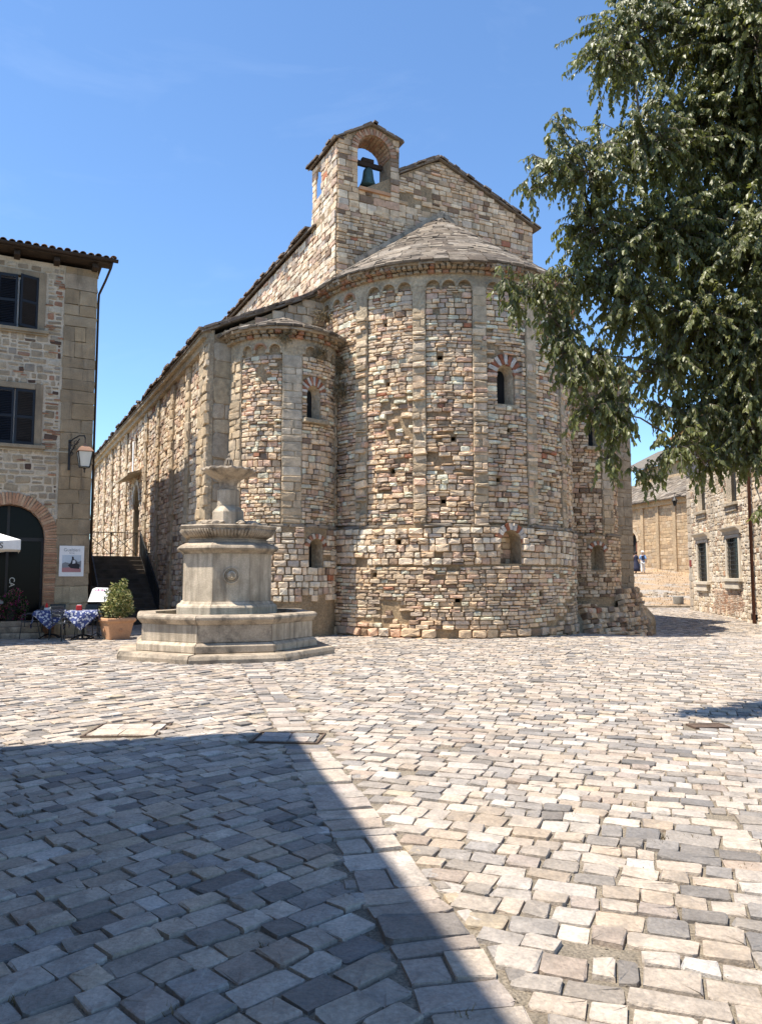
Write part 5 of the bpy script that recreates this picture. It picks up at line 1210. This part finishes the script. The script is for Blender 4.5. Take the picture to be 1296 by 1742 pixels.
# parasol cut by the left edge
pa = empty('parasol', (-10.28, 19.0, 0), A0, 'white cafe parasol at the left edge with a dark letter on its valance', 'parasol')
MB().tube([(0, 0, .05), (0, 0, 2.75)], .03, 10).obj('pole', M['iron'], pa); MB().lathe([(.3, 0), (.3, .08), (.06, .1)], 16).obj('base', M['iron'], pa)
hw_ = 1.2; mb = MB(); cs_ = [(-hw_, -hw_), (hw_, -hw_), (hw_, hw_), (-hw_, hw_)]; n = 8
top = (0, 0, 2.95)
for k in range(4):
    c0, c1 = Vector((*cs_[k], 2.52)), Vector((*cs_[(k + 1) % 4], 2.52)); ed = [c0.lerp(c1, i / n) + Vector((0, 0, -.05 * math.sin(math.pi * i / n))) for i in range(n + 1)]; k0 = len(mb.v)
    mb.v += [top] + [tuple(e) for e in ed] + [tuple(e + Vector((0, 0, -.22 + .02 * math.sin(i * 2.2)))) for i, e in enumerate(ed)]
    for i in range(n): mb.f += [(k0, k0 + 1 + i, k0 + 2 + i), (k0 + 1 + i, k0 + 2 + n + i, k0 + 3 + n + i, k0 + 2 + i)]
cp = mb.obj('canopy', M['white_cloth'], pa, fix=False); m_ = cp.modifiers.new('thickness', 'SOLIDIFY'); m_.thickness = .006
for k in range(4): MB().bar((0, 0, 2.85), (cs_[k][0] * .98, cs_[k][1] * .98, 2.48), .02, .03).obj('rib', M['wood'], pa)
text_obj('lettering', 'S', .2, M['ink'], pa, (.78, -1.215, 2.31), (rad(90), 0, 0), .002)

# ================================================================== HOUSE BEHIND THE CAMERA'S LEFT SHOULDER (casts the big shadow)
sh_c = Vector((-4.69, 6.93, 0)); ha = math.atan2(.26, .965)
NH = 4.0 * math.tan(SUN_EL)
nbh = empty('neighbour_house', sh_c, ha, 'tall plain stone house left of the viewpoint whose shadow covers the near paving', 'house')
# local: x to the right of the wall, y towards the church; corner at origin, body at x < 0, y < 0
mb = MB().box(-9, 0, -14, 0, -.3, NH); mb.obj('wall', M['far'], nbh)
MB().add([(-9.2, -14.2, NH), (.0, -14.2, NH), (.0, .0, NH), (-9.2, .0, NH), (-4.5, -14.2, NH + .9), (-4.5, -7.5, NH + .9)], [(0, 4, 5, 3), (1, 2, 5, 4), (2, 3, 5), (0, 1, 4), (0, 3, 2, 1)]).obj('roof', M['terra'], nbh)
for y in (-3, -6.5, -10):
    for z in (1.2, 4.6):
        f = MB().box(-.02, .08, y - .75, y - .6, z - .1, z + 1.9).box(-.02, .08, y + .6, y + .75, z - .1, z + 1.9).box(-.02, .08, y - .6, y + .6, z + 1.75, z + 1.9).box(-.02, .12, y - .6, y + .6, z - .1, z).obj('window', M['limed'], nbh); MB().box(-.02, .02, y - .6, y + .6, z, z + 1.75).obj('pane', M['glass'], f)
# ================================================================== HOUSE ON THE RIGHT
HR0 = Vector((13.9, 28.7, 0)); HRA = -math.atan2(.127, .992)
HRW = Matrix.Translation(HR0) @ Matrix.Rotation(HRA, 4, 'Z')
rh = empty('stone_house', HR0, HRA, 'sunlit rubble stone house with iron grilled windows and a red downpipe on the right', 'house')
SR = Plane((0, 0, 0), (0, 1, 0), (-1, 0, 0)); RT = 8.3
lw1 = Op(6.45, .72, 1.40, 3.16, False); lw2 = Op(2.2, .72, 1.56, 3.18, False); uw1 = Op(6.45, .64, 4.6, 6.3, False); uw2 = Op(2.2, .62, 4.6, 6.3, False)
lw3 = Op(-3.2, .72, 1.56, 3.18, False); uw3 = Op(-3.2, .62, 4.6, 6.3, False); vent = Op(.1, .38, -.02, .22, False)
OPS = [lw1, lw2, uw1, uw2, lw3, uw3, vent]
M['palejoint'] = mat('pale_rubble_mortar', (.66, .565, .44), n1=(2, .18), n2=(24, .25), bump=(18, 1, .03))
mb = wall_mesh(SR, -8, 8.85, -.8, RT, OPS, .8)
mb.box(0, 9, 8.35, 8.849, -.8, RT).box(0, 9, -8, -7.5, -.8, RT).box(8.5, 9, -7.5, 8.35, -.8, RT); mb.obj('wall', M['palejoint'], rh, fix=False)
hb_ = Bag(ROUGH)
PALH = [(.4, (.64, .545, .425)), (.3, (.58, .47, .34)), (.2, (.68, .60, .49)), (.08, (.46, .33, .23)), (.03, (.27, .19, .14)), (.03, (.45, .27, .17))]
def span_h(z):
    sp = [(-3.0, 8.2)]
    for o in OPS:
        g = .2 if o in (lw1, lw2, lw3) else .02
        if o.zs - (.3 if g > .1 else .05) < z < o.zt + (.42 if g > .1 else .02): sp = cut(sp, o.a - o.hw - g, o.a + o.hw + g)
    if .15 < z < 1.05: sp = cut(sp, 1.2 + .25 * math.sin(z * 9), 5.0 + .3 * math.sin(z * 7))
    return sp
lay(hb_, SR, span_h, -.4, 8.2, (.14, .27), (.14, .42), PALH, (.012, .04), joint=.03, wob=.03, roll=.1, tilt=.07, split=.4)
lay(hb_, SR, lambda z: [(8.2, 8.86)], -.2, 8.2, (.28, .45), (.3, .66), [(1, (.52, .45, .36)), (1, (.46, .38, .29))], (.03, .05), wob=.006)
lay(hb_, SR, lambda z: [(1.2 + .25 * math.sin(z * 9), 5.0 + .3 * math.sin(z * 7))], .1, 1.08, (.062, .075), (.2, .3), [(1, (.50, .34, .24)), (1.4, (.58, .45, .34)), (.5, (.42, .25, .16))], (.02, .035), split=0, name='brick')
hb_.emit(rh, M['so'], M['st'], HRW, 300, 'stonework')
def bx(x0, x1, y0, y1, z0, z1): return MB().box(x0, x1, y0, y1, z0, z1)
for o in (lw1, lw2, lw3):
    wn = MB(); g = .17
    wn.box(-.07, .2, o.a - o.hw - g, o.a - o.hw, o.zs, o.zt).box(-.07, .2, o.a + o.hw, o.a + o.hw + g, o.zs, o.zt).box(-.072, .2, o.a - o.hw - g, o.a + o.hw + g, o.zt, o.zt + .14)
    wn = wn.obj('window', M['palestone'], rh, bevel=.01)
    c = MB().prism([(-.02, 0), (-.09, .02), (-.11, .14), (-.17, .19), (-.25, .25), (-.26, .30), (.0, .32)], o.a - o.hw - .34, o.a + o.hw + .34, lambda a, b, d: (a, d, o.zt + .141 + b)).obj('cornice', M['palestone'], wn)
    bx(-.2, .2, o.a - o.hw - .34, o.a + o.hw + .34, o.zs - .13, o.zs - .001).box(-.14, .0, o.a - o.hw - .1, o.a + o.hw + .1, o.zs - .42, o.zs - .131).obj('sill', M['palestone'], wn, bevel=.012)
    bx(.10, .11, o.a - o.hw, o.a + o.hw, o.zs, o.zt).obj('pane', M['glass'], wn)
    mb = MB(); n = len(o.outline()); mb.add([(-.0, a, z) for a, z in o.outline()] + [(.11, a, z) for a, z in o.outline()], [(i, (i + 1) % n, (i + 1) % n + n, i + n) for i in range(n)]); mb.obj('reveal', M['palestone'], wn, fix=False)
    gl = MB()
    for k in range(1, 7): y = o.a - o.hw + 2 * o.hw * k / 7; gl.bar((-.02, y, o.zs), (-.02, y, o.zt), .017, .017)
    for k in range(1, 9): z = o.zs + (o.zt - o.zs) * k / 9; gl.bar((-.02, o.a - o.hw, z), (-.02, o.a + o.hw, z), .017, .017)
    gl.obj('grille', M['iron'], wn)
for o in (uw1, uw2, uw3):
    n = 4; mb = MB(); mb.add([(-.0, a, z) for a, z in o.outline()] + [(.22, a, z) for a, z in o.outline()], [(i, (i + 1) % n, (i + 1) % n + n, i + n) for i in range(n)]); wn = mb.obj('window', M['palejoint'], rh, fix=False)
    bx(.20, .21, o.a - o.hw, o.a + o.hw, o.zs, o.zt).obj('pane', M['glass'], wn)
    bx(-.16, .1, o.a - o.hw - .2, o.a + o.hw + .2, o.zs - .12, o.zs - .001).box(-.08, .0, o.a - o.hw - .05, o.a + o.hw + .05, o.zs - .34, o.zs - .121).obj('sill', M['lime'], wn, bevel=.012)
    bx(.15, .19, o.a - .03, o.a + .03, o.zs, o.zt).box(.15, .19, o.a - o.hw, o.a + o.hw, o.zt - .08, o.zt).obj('frame', M['iron'], wn)
bx(.1, .12, vent.a - .38, vent.a + .38, -.02, .22).obj('vent_opening', M['dark'], rh)
MB().tube([(-.14, -.2, RT + .0), (-.12, -.2, RT - .4), (-.12, -.2, -.1)], .06, 10).obj('down_pipe', M['rust'], rh, smooth=True)
bx(-.06, .0, 8.3, 8.62, 2.1, 2.42).obj('plaque', M['sign_red'], rh)
MB().prism([(-.85, RT), (-.85, RT + .1), (4.5, RT + 1.7), (9.9, RT + .1), (9.9, RT)], -8.3, 9.2, lambda a, b, d: (a, d, b)).obj('roof', M['terra'], rh)
for k in range(18): y = -8 + k * 1.0; bx(-.75, 0, y - .06, y + .06, RT - .16, RT - .005).obj('rafter_end', M['wood'], rh)
# small lamp at the far corner
lm = empty('corner_lamp', HRW @ Vector((-.1, 8.8, 5.2)), HRA, 'small dark lamp on the far upper corner of the sunlit house', 'lamp'); MB().bar((0, 0, .3), (-.5, 0, .5), .03, .03).tube([(-.5, 0, .5), (-.5, 0, .35)], .012, 6).obj('bracket', M['iron'], lm); MB().lathe([(.06, -.12), (.12, .12), (.16, .14), (.05, .3), (.02, .35)], 8, -.5).obj('lamp_head', M['iron'], lm)

# ================================================================== FAR CHURCH
FA = math.atan2(.218, .976); FC0 = Vector((22.6, 70, 0)); FCW = Matrix.Translation(FC0) @ Matrix.Rotation(FA, 4, 'Z')
fc = empty('far_church', FC0, FA, 'distant ochre stone church with lean-to roof and thin pilaster strips behind the slope', 'church')
S2 = Plane((0, 0, 0), (0, 1, 0), (-1, 0, 0)); fd = Op(-.55, .85, 2.3, 4.75)
wall_mesh(S2, -13, 9, .5, 8.1, [fd], .8, back=.5).obj('aisle_wall', M['far'], fc, fix=False)
fbag = Bag(ROUGH)
PF = [(.5, (0.420, 0.299, 0.176)), (.3, (0.378, 0.262, 0.155)), (.2, (0.462, 0.344, 0.218))]
lay(fbag, S2, lambda z: cut([(-11, 4)], fd.a - fd.half(z, .3), fd.a + fd.half(z, .3)) if fd.half(z, .3) else [(-11, 4)], 2.2, 8.0, (.22, .34), (.35, .9), PF, (.015, .035), tilt=.03)
fbag.emit(fc, M['so'], M['st'], FCW, 60, 'stonework')
for a in (1.9, -2.47, -4.83, -7.28, -9.7): MB().box(-.14, .0, a - .2, a + .2, 2, 7.6).obj('pilaster_strip', M['far'], fc)
MB().box(-.22, .0, -13, 9, 7.6, 8.05).obj('cornice', M['far'], fc)
reveal(S2, fd, .5, .92, 0, fc, 'doorway', M['far'], M['dark'], 'tympanum'); MB().box(.42, .5, fd.a - .8, fd.a + .02, 2.3, 4.7).obj('door_leaf', M['door'], fc)
vb = Bag(BLOCK); voussoirs(vb, S2, fd, 1.15, 11, [[(1, (.5, .4, .28))]], .05); vb.emit(fc, M['so'], M['st'], FCW)
def slab_roof(name, pts, th=.12):
    m_ = MB(); n = len(pts); m_.add(list(pts) + [(x, y, z + th) for x, y, z in pts], [tuple(range(n))[::-1], tuple(range(n, 2 * n))] + [(i, (i + 1) % n, (i + 1) % n + n, i + n) for i in range(n)]); o = m_.obj(name, M['slate_o'], fc); o.color = (.15, .13, .105, 1); return o
slab_roof('aisle_roof', [(-.45, -13.2, 8.02), (4.2, -13.2, 10.6), (4.2, 9.2, 10.6), (-.45, 9.2, 8.02)])
fsl = Bag(SLAB)
for r_ in range(12):
    f = r_ / 12; x = -.4 + 4.5 * f; z = 8.12 + 2.55 * f; y = -12.5
    while y < 5:
        l = R.uniform(.5, 1.1); nn_ = Vector((-.485, 0, .874)); upv = Vector((.874, 0, .485)); fsl.add((x, y + l / 2, z + R.uniform(0, .05)), nn_.cross(upv), nn_, upv, (l * .97, .55, .08), pick(PALS), 'roof_slab'); y += l
fsl.emit(fc, M['slate_o'], M['slate_t'], FCW, 40, 'roof_slabs')
MB().box(4.0, 4.5, -13, 5, 10, 12.1).obj('nave_wall', M['far'], fc); MB().add([(4.0, -4.6, 10), (14, -4.6, 10), (14, -4.6, 12.1), (9, -4.6, 14.6), (4.0, -4.6, 12.1)], [(0, 1, 2, 3, 4)]).obj('gable_wall', M['far'], fc)
slab_roof('nave_roof', [(3.5, -4.9, 12.0), (9, -4.9, 14.7), (9, 9, 14.7), (3.5, 9, 12.0)]); slab_roof('nave_roof', [(14.5, -4.9, 12.0), (9, -4.9, 14.7), (9, 9, 14.7), (14.5, 9, 12.0)])

M['greystone'] = mat('grey_stone', (.2, .19, .17), n1=(4, .25), n2=(40, .2), bump=(40, .6, .01))
# ---- kerb, millstone, boulders
mb = MB()
kb = empty('kerb', (13.0, 40.1, 0), rad(-4), 'low stone kerb line between cobbles and grass slope', 'kerb')
for k in range(16): z = float(gz(13 + .6 * k, 40)); MB().box(.6 * k, .6 * k + .585, -.1, .1, z - .2, z + .1 + R.uniform(-.01, .01)).obj('kerb_stone', M['limed'], kb, bevel=.015)
z = float(gz(16.1, 41.8)); ms_ = empty('millstone', (16.1, 41.8, z), 0, 'squat grey stone drum standing at the edge of the dry grass', 'stone drum')
MB().lathe([(.25, -.1), (.27, .1), (.27, .4), (.24, .44), (.06, .44), (.05, .4)], 20).obj('drum', M['greystone'], ms_); MB().lathe([(.055, .38), (.05, .445)], 10).obj('core', M['dark'], ms_)
mb = MB()
for k in range(60):
    x = R.uniform(14, 20); y = 45.5 + R.gauss(0, .5) + (x - 14) * .25; s_ = R.uniform(.06, .2); zz = float(gz(x, y)) + .03; k0 = len(mb.v)
    mb.lathe([(s_, -.05), (s_ * .95, s_ * .35), (s_ * .4, s_ * .6)], 6, x, y, R.random())
    for i in range(k0, len(mb.v)): a, b, c = mb.v[i]; mb.v[i] = (a + R.uniform(-.03, .03), b + R.uniform(-.03, .03), c + zz)
o = mb.obj('loose_stones', M['limed'], None); o['kind'] = 'stuff'
mb = MB()
for k in range(2600):
    x = R.uniform(13, 26); y = R.uniform(40.6, 69); zz = float(gz(x, y)) + .02; l = R.uniform(.06, .18); a = R.uniform(0, 6.28)
    mb.add([(x - .02, y, zz), (x + .02, y, zz), (x + math.cos(a) * l * .6, y + math.sin(a) * l * .6, zz + l)], [(0, 1, 2)])
o = mb.obj('dry_grass', M['grass'], None, fix=False); o['kind'] = 'stuff'

# ================================================================== PEOPLE
def person(loc, rz, label, female):
    r = empty('person', loc, rz, label, 'person', None)
    J = {'pel': (0, 0, .95, .15, .105), 'wai': (0, .0, 1.1, .13, .095), 'che': (0, .01, 1.3, .165, .11), 'nec': (0, 0, 1.47, .055, .055), 'hd0': (0, -.01, 1.56, .075, .085), 'hd1': (0, -.01, 1.66, .085, .1), 'hd2': (0, .0, 1.73, .05, .06)}
    for s_, n_ in ((-1, 'l'), (1, 'r')):
        f = .1 * s_
        J.update({'hip' + n_: (.09 * s_, 0, .88, .09, .09), 'kne' + n_: (.1 * s_, -.03 + f * .5, .48, .06, .06), 'ank' + n_: (.1 * s_, f, .09, .04, .04), 'toe' + n_: (.11 * s_, f - .15, .035, .035, .03),
                  'sho' + n_: (.175 * s_, 0, 1.4, .06, .06), 'elb' + n_: (.24 * s_, .02 - f * .4, 1.12, .042, .042), 'wri' + n_: (.25 * s_, -.04 - f, .88, .03, .03), 'han' + n_: (.25 * s_, -.06 - f, .79, .032, .02)})
    E_ = [('pel', 'wai'), ('wai', 'che'), ('che', 'nec'), ('nec', 'hd0'), ('hd0', 'hd1'), ('hd1', 'hd2')] + [(a + n_, b + n_) for n_ in 'lr' for a, b in (('hip', 'kne'), ('kne', 'ank'), ('ank', 'toe'), ('sho', 'elb'), ('elb', 'wri'), ('wri', 'han'))] + [('pel', 'hip' + n_) for n_ in 'lr'] + [('che', 'sho' + n_) for n_ in 'lr']
    names = list(J)
    def skin(name, keep, m, grow=0.0, sub=1, parent=r):
        ks = [k for k in names if k in keep]; me = bpy.data.meshes.new(name); me.from_pydata([J[k][:3] for k in ks], [(ks.index(a), ks.index(b)) for a, b in E_ if a in ks and b in ks], []); me.materials.append(m)
        o = link(name, me, None, parent); sm = o.modifiers.new('skin', 'SKIN'); sm.use_smooth_shade = True
        for i, k in enumerate(ks): v = me.skin_vertices[0].data[i]; v.radius = (J[k][3] + grow, J[k][4] + grow); v.use_root = (i == 0)
        o.modifiers.new('sub', 'SUBSURF').levels = sub; o.modifiers['sub'].render_levels = sub; return o
    skin('body', names, M['skin'])
    if female:
        MB().lathe([(.36, .18), (.30, .45), (.21, .88), (.155, 1.08), (.19, 1.25), (.19, 1.38), (.09, 1.46)], 20).obj('dress', M['navy_cloth'], r, smooth=True)
        MB().lathe([(.1, 1.55), (.115, 1.64), (.1, 1.73), (.05, 1.77)], 12, 0, .03).obj('hair', M['hair'], r, smooth=True)
        b = MB().box(-.42, -.3, -.1, .16, .45, .78).tube([(-.36, -.05, .78), (-.36, .02, .9), (-.36, .1, .78)], .012, 6).obj('bag', M['paper'], r)
    else:
        skin('shirt', ['wai', 'che', 'shol', 'elbl', 'shor', 'elbr', 'pel'], M['blue_shirt'], .022)
        skin('trousers', ['pel', 'hipl', 'knel', 'ankl', 'hipr', 'kner', 'ankr'], M['white_cloth'], .02)
        MB().lathe([(.17, 1.69), (.175, 1.7), (.11, 1.71), (.105, 1.79), (.07, 1.815)], 16, 0, -.01).obj('hat', M['white_cloth'], r, smooth=True)
        MB().box(-.12, .12, .11, .24, 1.08, 1.42).obj('backpack', M['navy_cloth'], r, bevel=.04)
    return r
zp = float(gz(20.3, 61)) + .03
person((20.28, 61.2, zp), rad(195), 'person in a long dark dress beside the white hatted one, far up the slope', True)
person((20.74, 60.9, zp), rad(165), 'person in a blue shirt, white trousers and white hat, far up the slope', False)

# ================================================================== TREE (right)
TX, TY = 7.2, 10.4
tree = empty('tree', (TX, TY, 0), 0, 'large leafy tree with drooping glossy leaves hanging in from the right', 'tree')
BL = [(3.33, 9.50, 8.71, 0.75), (4.26, 9.50, 8.80, 0.90), (4.68, 9.00, 8.19, 1.00), (2.89, 9.00, 8.07, 0.42), (4.05, 9.50, 7.34, 0.80), (3.26, 9.00, 6.89, 0.65), (2.47, 8.80, 6.48, 0.55), (1.97, 8.60, 6.41, 0.30), (2.12, 8.60, 6.91, 0.16), (4.81, 9.50, 7.18, 0.90), (2.58, 9.00, 5.85, 0.50), (3.48, 9.30, 5.91, 0.80), (4.38, 9.50, 6.00, 0.90), (4.65, 9.00, 5.63, 0.80), (2.43, 9.00, 5.22, 0.36), (1.74, 8.60, 4.95, 0.22), (1.42, 8.50, 4.99, 0.12), (3.06, 9.00, 4.90, 0.55), (3.91, 9.20, 4.67, 0.80), (4.53, 9.00, 4.46, 0.80), (2.19, 8.80, 4.54, 0.30), (1.96, 8.70, 4.65, 0.25), (2.69, 8.80, 3.91, 0.36), (2.41, 8.70, 3.54, 0.25), (3.39, 9.00, 4.10, 0.42), (4.17, 9.20, 3.72, 0.60), (4.49, 9.00, 3.46, 0.55), (3.42, 8.80, 3.08, 0.32), (3.04, 8.80, 2.77, 0.16), (3.84, 9.00, 2.97, 0.30), (4.36, 9.00, 3.04, 0.28), (2.71, 8.70, 3.23, 0.20), (1.73, 8.60, 6.09, 0.16), (2.86, 9.00, 5.33, 0.50), (4.28, 8.5, 2.32, .14), (2.47, 8.8, 4.15, .34), (2.23, 8.7, 3.88, .28), (2.73, 8.8, 3.55, .34), (2.58, 8.8, 2.95, .2), (2.12, 8.75, 4.25, .28), (1.55, 8.6, 4.75, .2), (2.0, 8.7, 5.0, .3), (3.70, 9.0, 3.5, .38), (4.08, 9.0, 3.2, .3), (3.35, 8.9, 3.6, .25)]
INSIDE = len(BL)
rr = random.Random(21)
for k in range(34):      # the rest of the crown, outside the picture on the right
    a = rr.uniform(0, 6.28); d = rr.uniform(.3, 3.3); z = rr.uniform(4.2, 10.5); x = TX + d * math.cos(a); y = TY + d * math.sin(a) * .9
    if x < .5 * y + .8: x = .5 * y + .8 + rr.random()
    BL.append((x, y, z, rr.uniform(.8, 1.15)))
tr = MB(); tr.tube([(TX - TX, 0, -.2), (0.02, .02, .4), (-.05, 0, 1.6), (.05, .05, 2.8), (0, 0, 3.6)], [.36, .29, .25, .23, .2], 14).obj('trunk', M['bark'], tree, smooth=True)
V, F = [], []; leafinst = []
def add_leaf(p, ax, nrm, l, wd):
    leafinst.append((p, ax, nrm, l, wd))
bigs = MB(); twigs = MB()
cen = [Vector((x - TX, y - TY, z)) for x, y, z, r_ in BL]; heart = Vector((0, 0, 5.5)); depth_ = [(c - heart).length for c in cen]
for i, (bx_, by_, bz_, br_) in enumerate(BL):
    c = cen[i]; best = None; bd = min(9, (c - Vector((0, 0, min(6, max(3.2, c.z * .6))))).length * 1.25)
    for j in range(len(BL)):
        if depth_[j] < depth_[i] - .15 and BL[j][3] >= br_ * .8 and (cen[j] - c).length < bd: bd = (cen[j] - c).length; best = j
    st_ = cen[best] if best is not None else Vector((0, 0, min(3.6, max(2.6, bz_ * .5))))
    L_ = MB(); dv = c - st_; bow = Vector((rr.uniform(-.12, .12), rr.uniform(.0, .2), .16)) * dv.length; r0 = (.009 + .026 * min(1, br_)) * (1 if best is not None else 1.9)
    L_.tube([st_, st_ + dv * .3 + bow * .7 + Vector((rr.gauss(0, .03), rr.gauss(0, .03), rr.gauss(0, .03))), st_ + dv * .65 + bow * .9, c], [r0, r0 * .8, r0 * .55, r0 * .3], 7); L_.obj('branch', M['bark'], tree, smooth=True)
    inside = i < INSIDE
    ntw = max(14, int((270 if inside else 62) * br_ ** 1.75)); 
    for k in range(ntw):
        d = Vector((rr.gauss(0, 1), rr.gauss(0, 1), rr.gauss(0, 1))).normalized(); p0 = c + d * br_ * rr.uniform(0, .45) + Vector((0, 0, .05))
        d2 = (d + Vector((rr.gauss(0, .45), rr.gauss(0, .45), rr.gauss(0, .45)))).normalized(); p1 = c + d2 * br_ * (rr.uniform(.65, 1.1) if rr.random() < .85 else rr.uniform(1.1, 1.45)); 
        if (p1 - p0).length < .18: p1 = p0 + d2 * .2
        mid = p0.lerp(p1, .55) + Vector((0, 0, .06 * br_ + .02)); p1 = p1 + Vector((0, 0, -.09))
        twigs.tube([p0, mid, p1], [.006, .004, .002], 4, cap=False)
        ln_ = (p1 - p0).length; nl = max(5, int(ln_ / (.018 if inside else .035))); side = 1
        tdir = (p1 - mid).normalized(); lat = tdir.cross(Vector((0, 0, 1))); lat = lat.normalized() if lat.length > .05 else Vector((1, 0, 0))
        for j in range(nl):
            f = .15 + .85 * (j + rr.random() * .5) / nl; p = p0.lerp(mid, f / .55) if f < .55 else mid.lerp(p1, (f - .55) / .45); side = -side
            ax = (tdir * .35 + lat * side * rr.uniform(.15, .7) + Vector((0, 0, -rr.uniform(.35, 1.2))) + Vector((rr.gauss(0, .22), rr.gauss(0, .22), rr.gauss(0, .22)))).normalized()
            nr = (Vector((0, 0, 1)) * .8 + d2 * .5 + Vector((rr.gauss(0, .55), rr.gauss(0, .55), rr.gauss(0, .3)))); nr = (nr - ax * nr.dot(ax)); nr = nr.normalized() if nr.length > .05 else ax.orthogonal().normalized()
            l = rr.uniform(.05, .098) * (1 if inside else 1.5); add_leaf(p, ax, nr, l, l * rr.uniform(.44, .58))
o = twigs.obj('twigs', M['bark'], tree, fix=False); o['kind'] = 'stuff'
LV = np.array([(0, 0, 0), (.35, -.5, .10), (.35, .5, .10), (.42, 0, 0), (.72, -.3, .02), (.72, .3, .02), (1, 0, -.09)]); LF = np.array([(0, 3, 1), (0, 2, 3), (1, 3, 4), (3, 2, 5), (3, 6, 4), (3, 5, 6)])
P_ = np.array([q[0] for q in leafinst]); AX = np.array([q[1] for q in leafinst]); NR = np.array([q[2] for q in leafinst]); LL = np.array([q[3] for q in leafinst]); LW = np.array([q[4] for q in leafinst]); SD = np.cross(NR, AX)
px, py, dd = proj(P_ + np.array([TX, TY, 0])); vis = (px > 0) & (px < 1290) & (py > 5) & (py < 1742); sc = np.where(vis, LL / dd * (1 - .9 * (np.abs(NR[:, 1]) < .25)) + (NR[:, 1] < 0) * .002, -1); order = np.argsort(-sc)[:300]
lme = fast_mesh('leaf', LV, LF, smooth=True); lme.materials.append(M['leaf']); lme2 = fast_mesh('leaf', LV, LF, smooth=True); lme2.materials.append(M['leafy'])
for q, i in enumerate(order):
    o = bpy.data.objects.new('leaf', lme if q % 14 else lme2); COL.objects.link(o); o.parent = tree; mt = Matrix.Identity(4)
    for c in range(3): mt[c][0] = AX[i, c] * LL[i]; mt[c][1] = SD[i, c] * LW[i]; mt[c][2] = NR[i, c] * LL[i]; mt[c][3] = P_[i, c]
    o.matrix_local = mt
keep = np.setdiff1d(np.arange(len(P_)), order)
X = P_[keep][:, None] + LV[None, :, 0:1] * (AX[keep] * LL[keep, None])[:, None] + LV[None, :, 1:2] * (SD[keep] * LW[keep, None])[:, None] + LV[None, :, 2:3] * (NR[keep] * LL[keep, None])[:, None]
me = fast_mesh('foliage', X.reshape(-1, 3), (LF[None] + (np.arange(len(keep)) * 7)[:, None, None]).reshape(-1, 3), smooth=True)
o = link('foliage', me, M['leaf'], tree); o['kind'] = 'stuff'
print('leaves', len(P_), 'objects', len(bpy.data.objects))
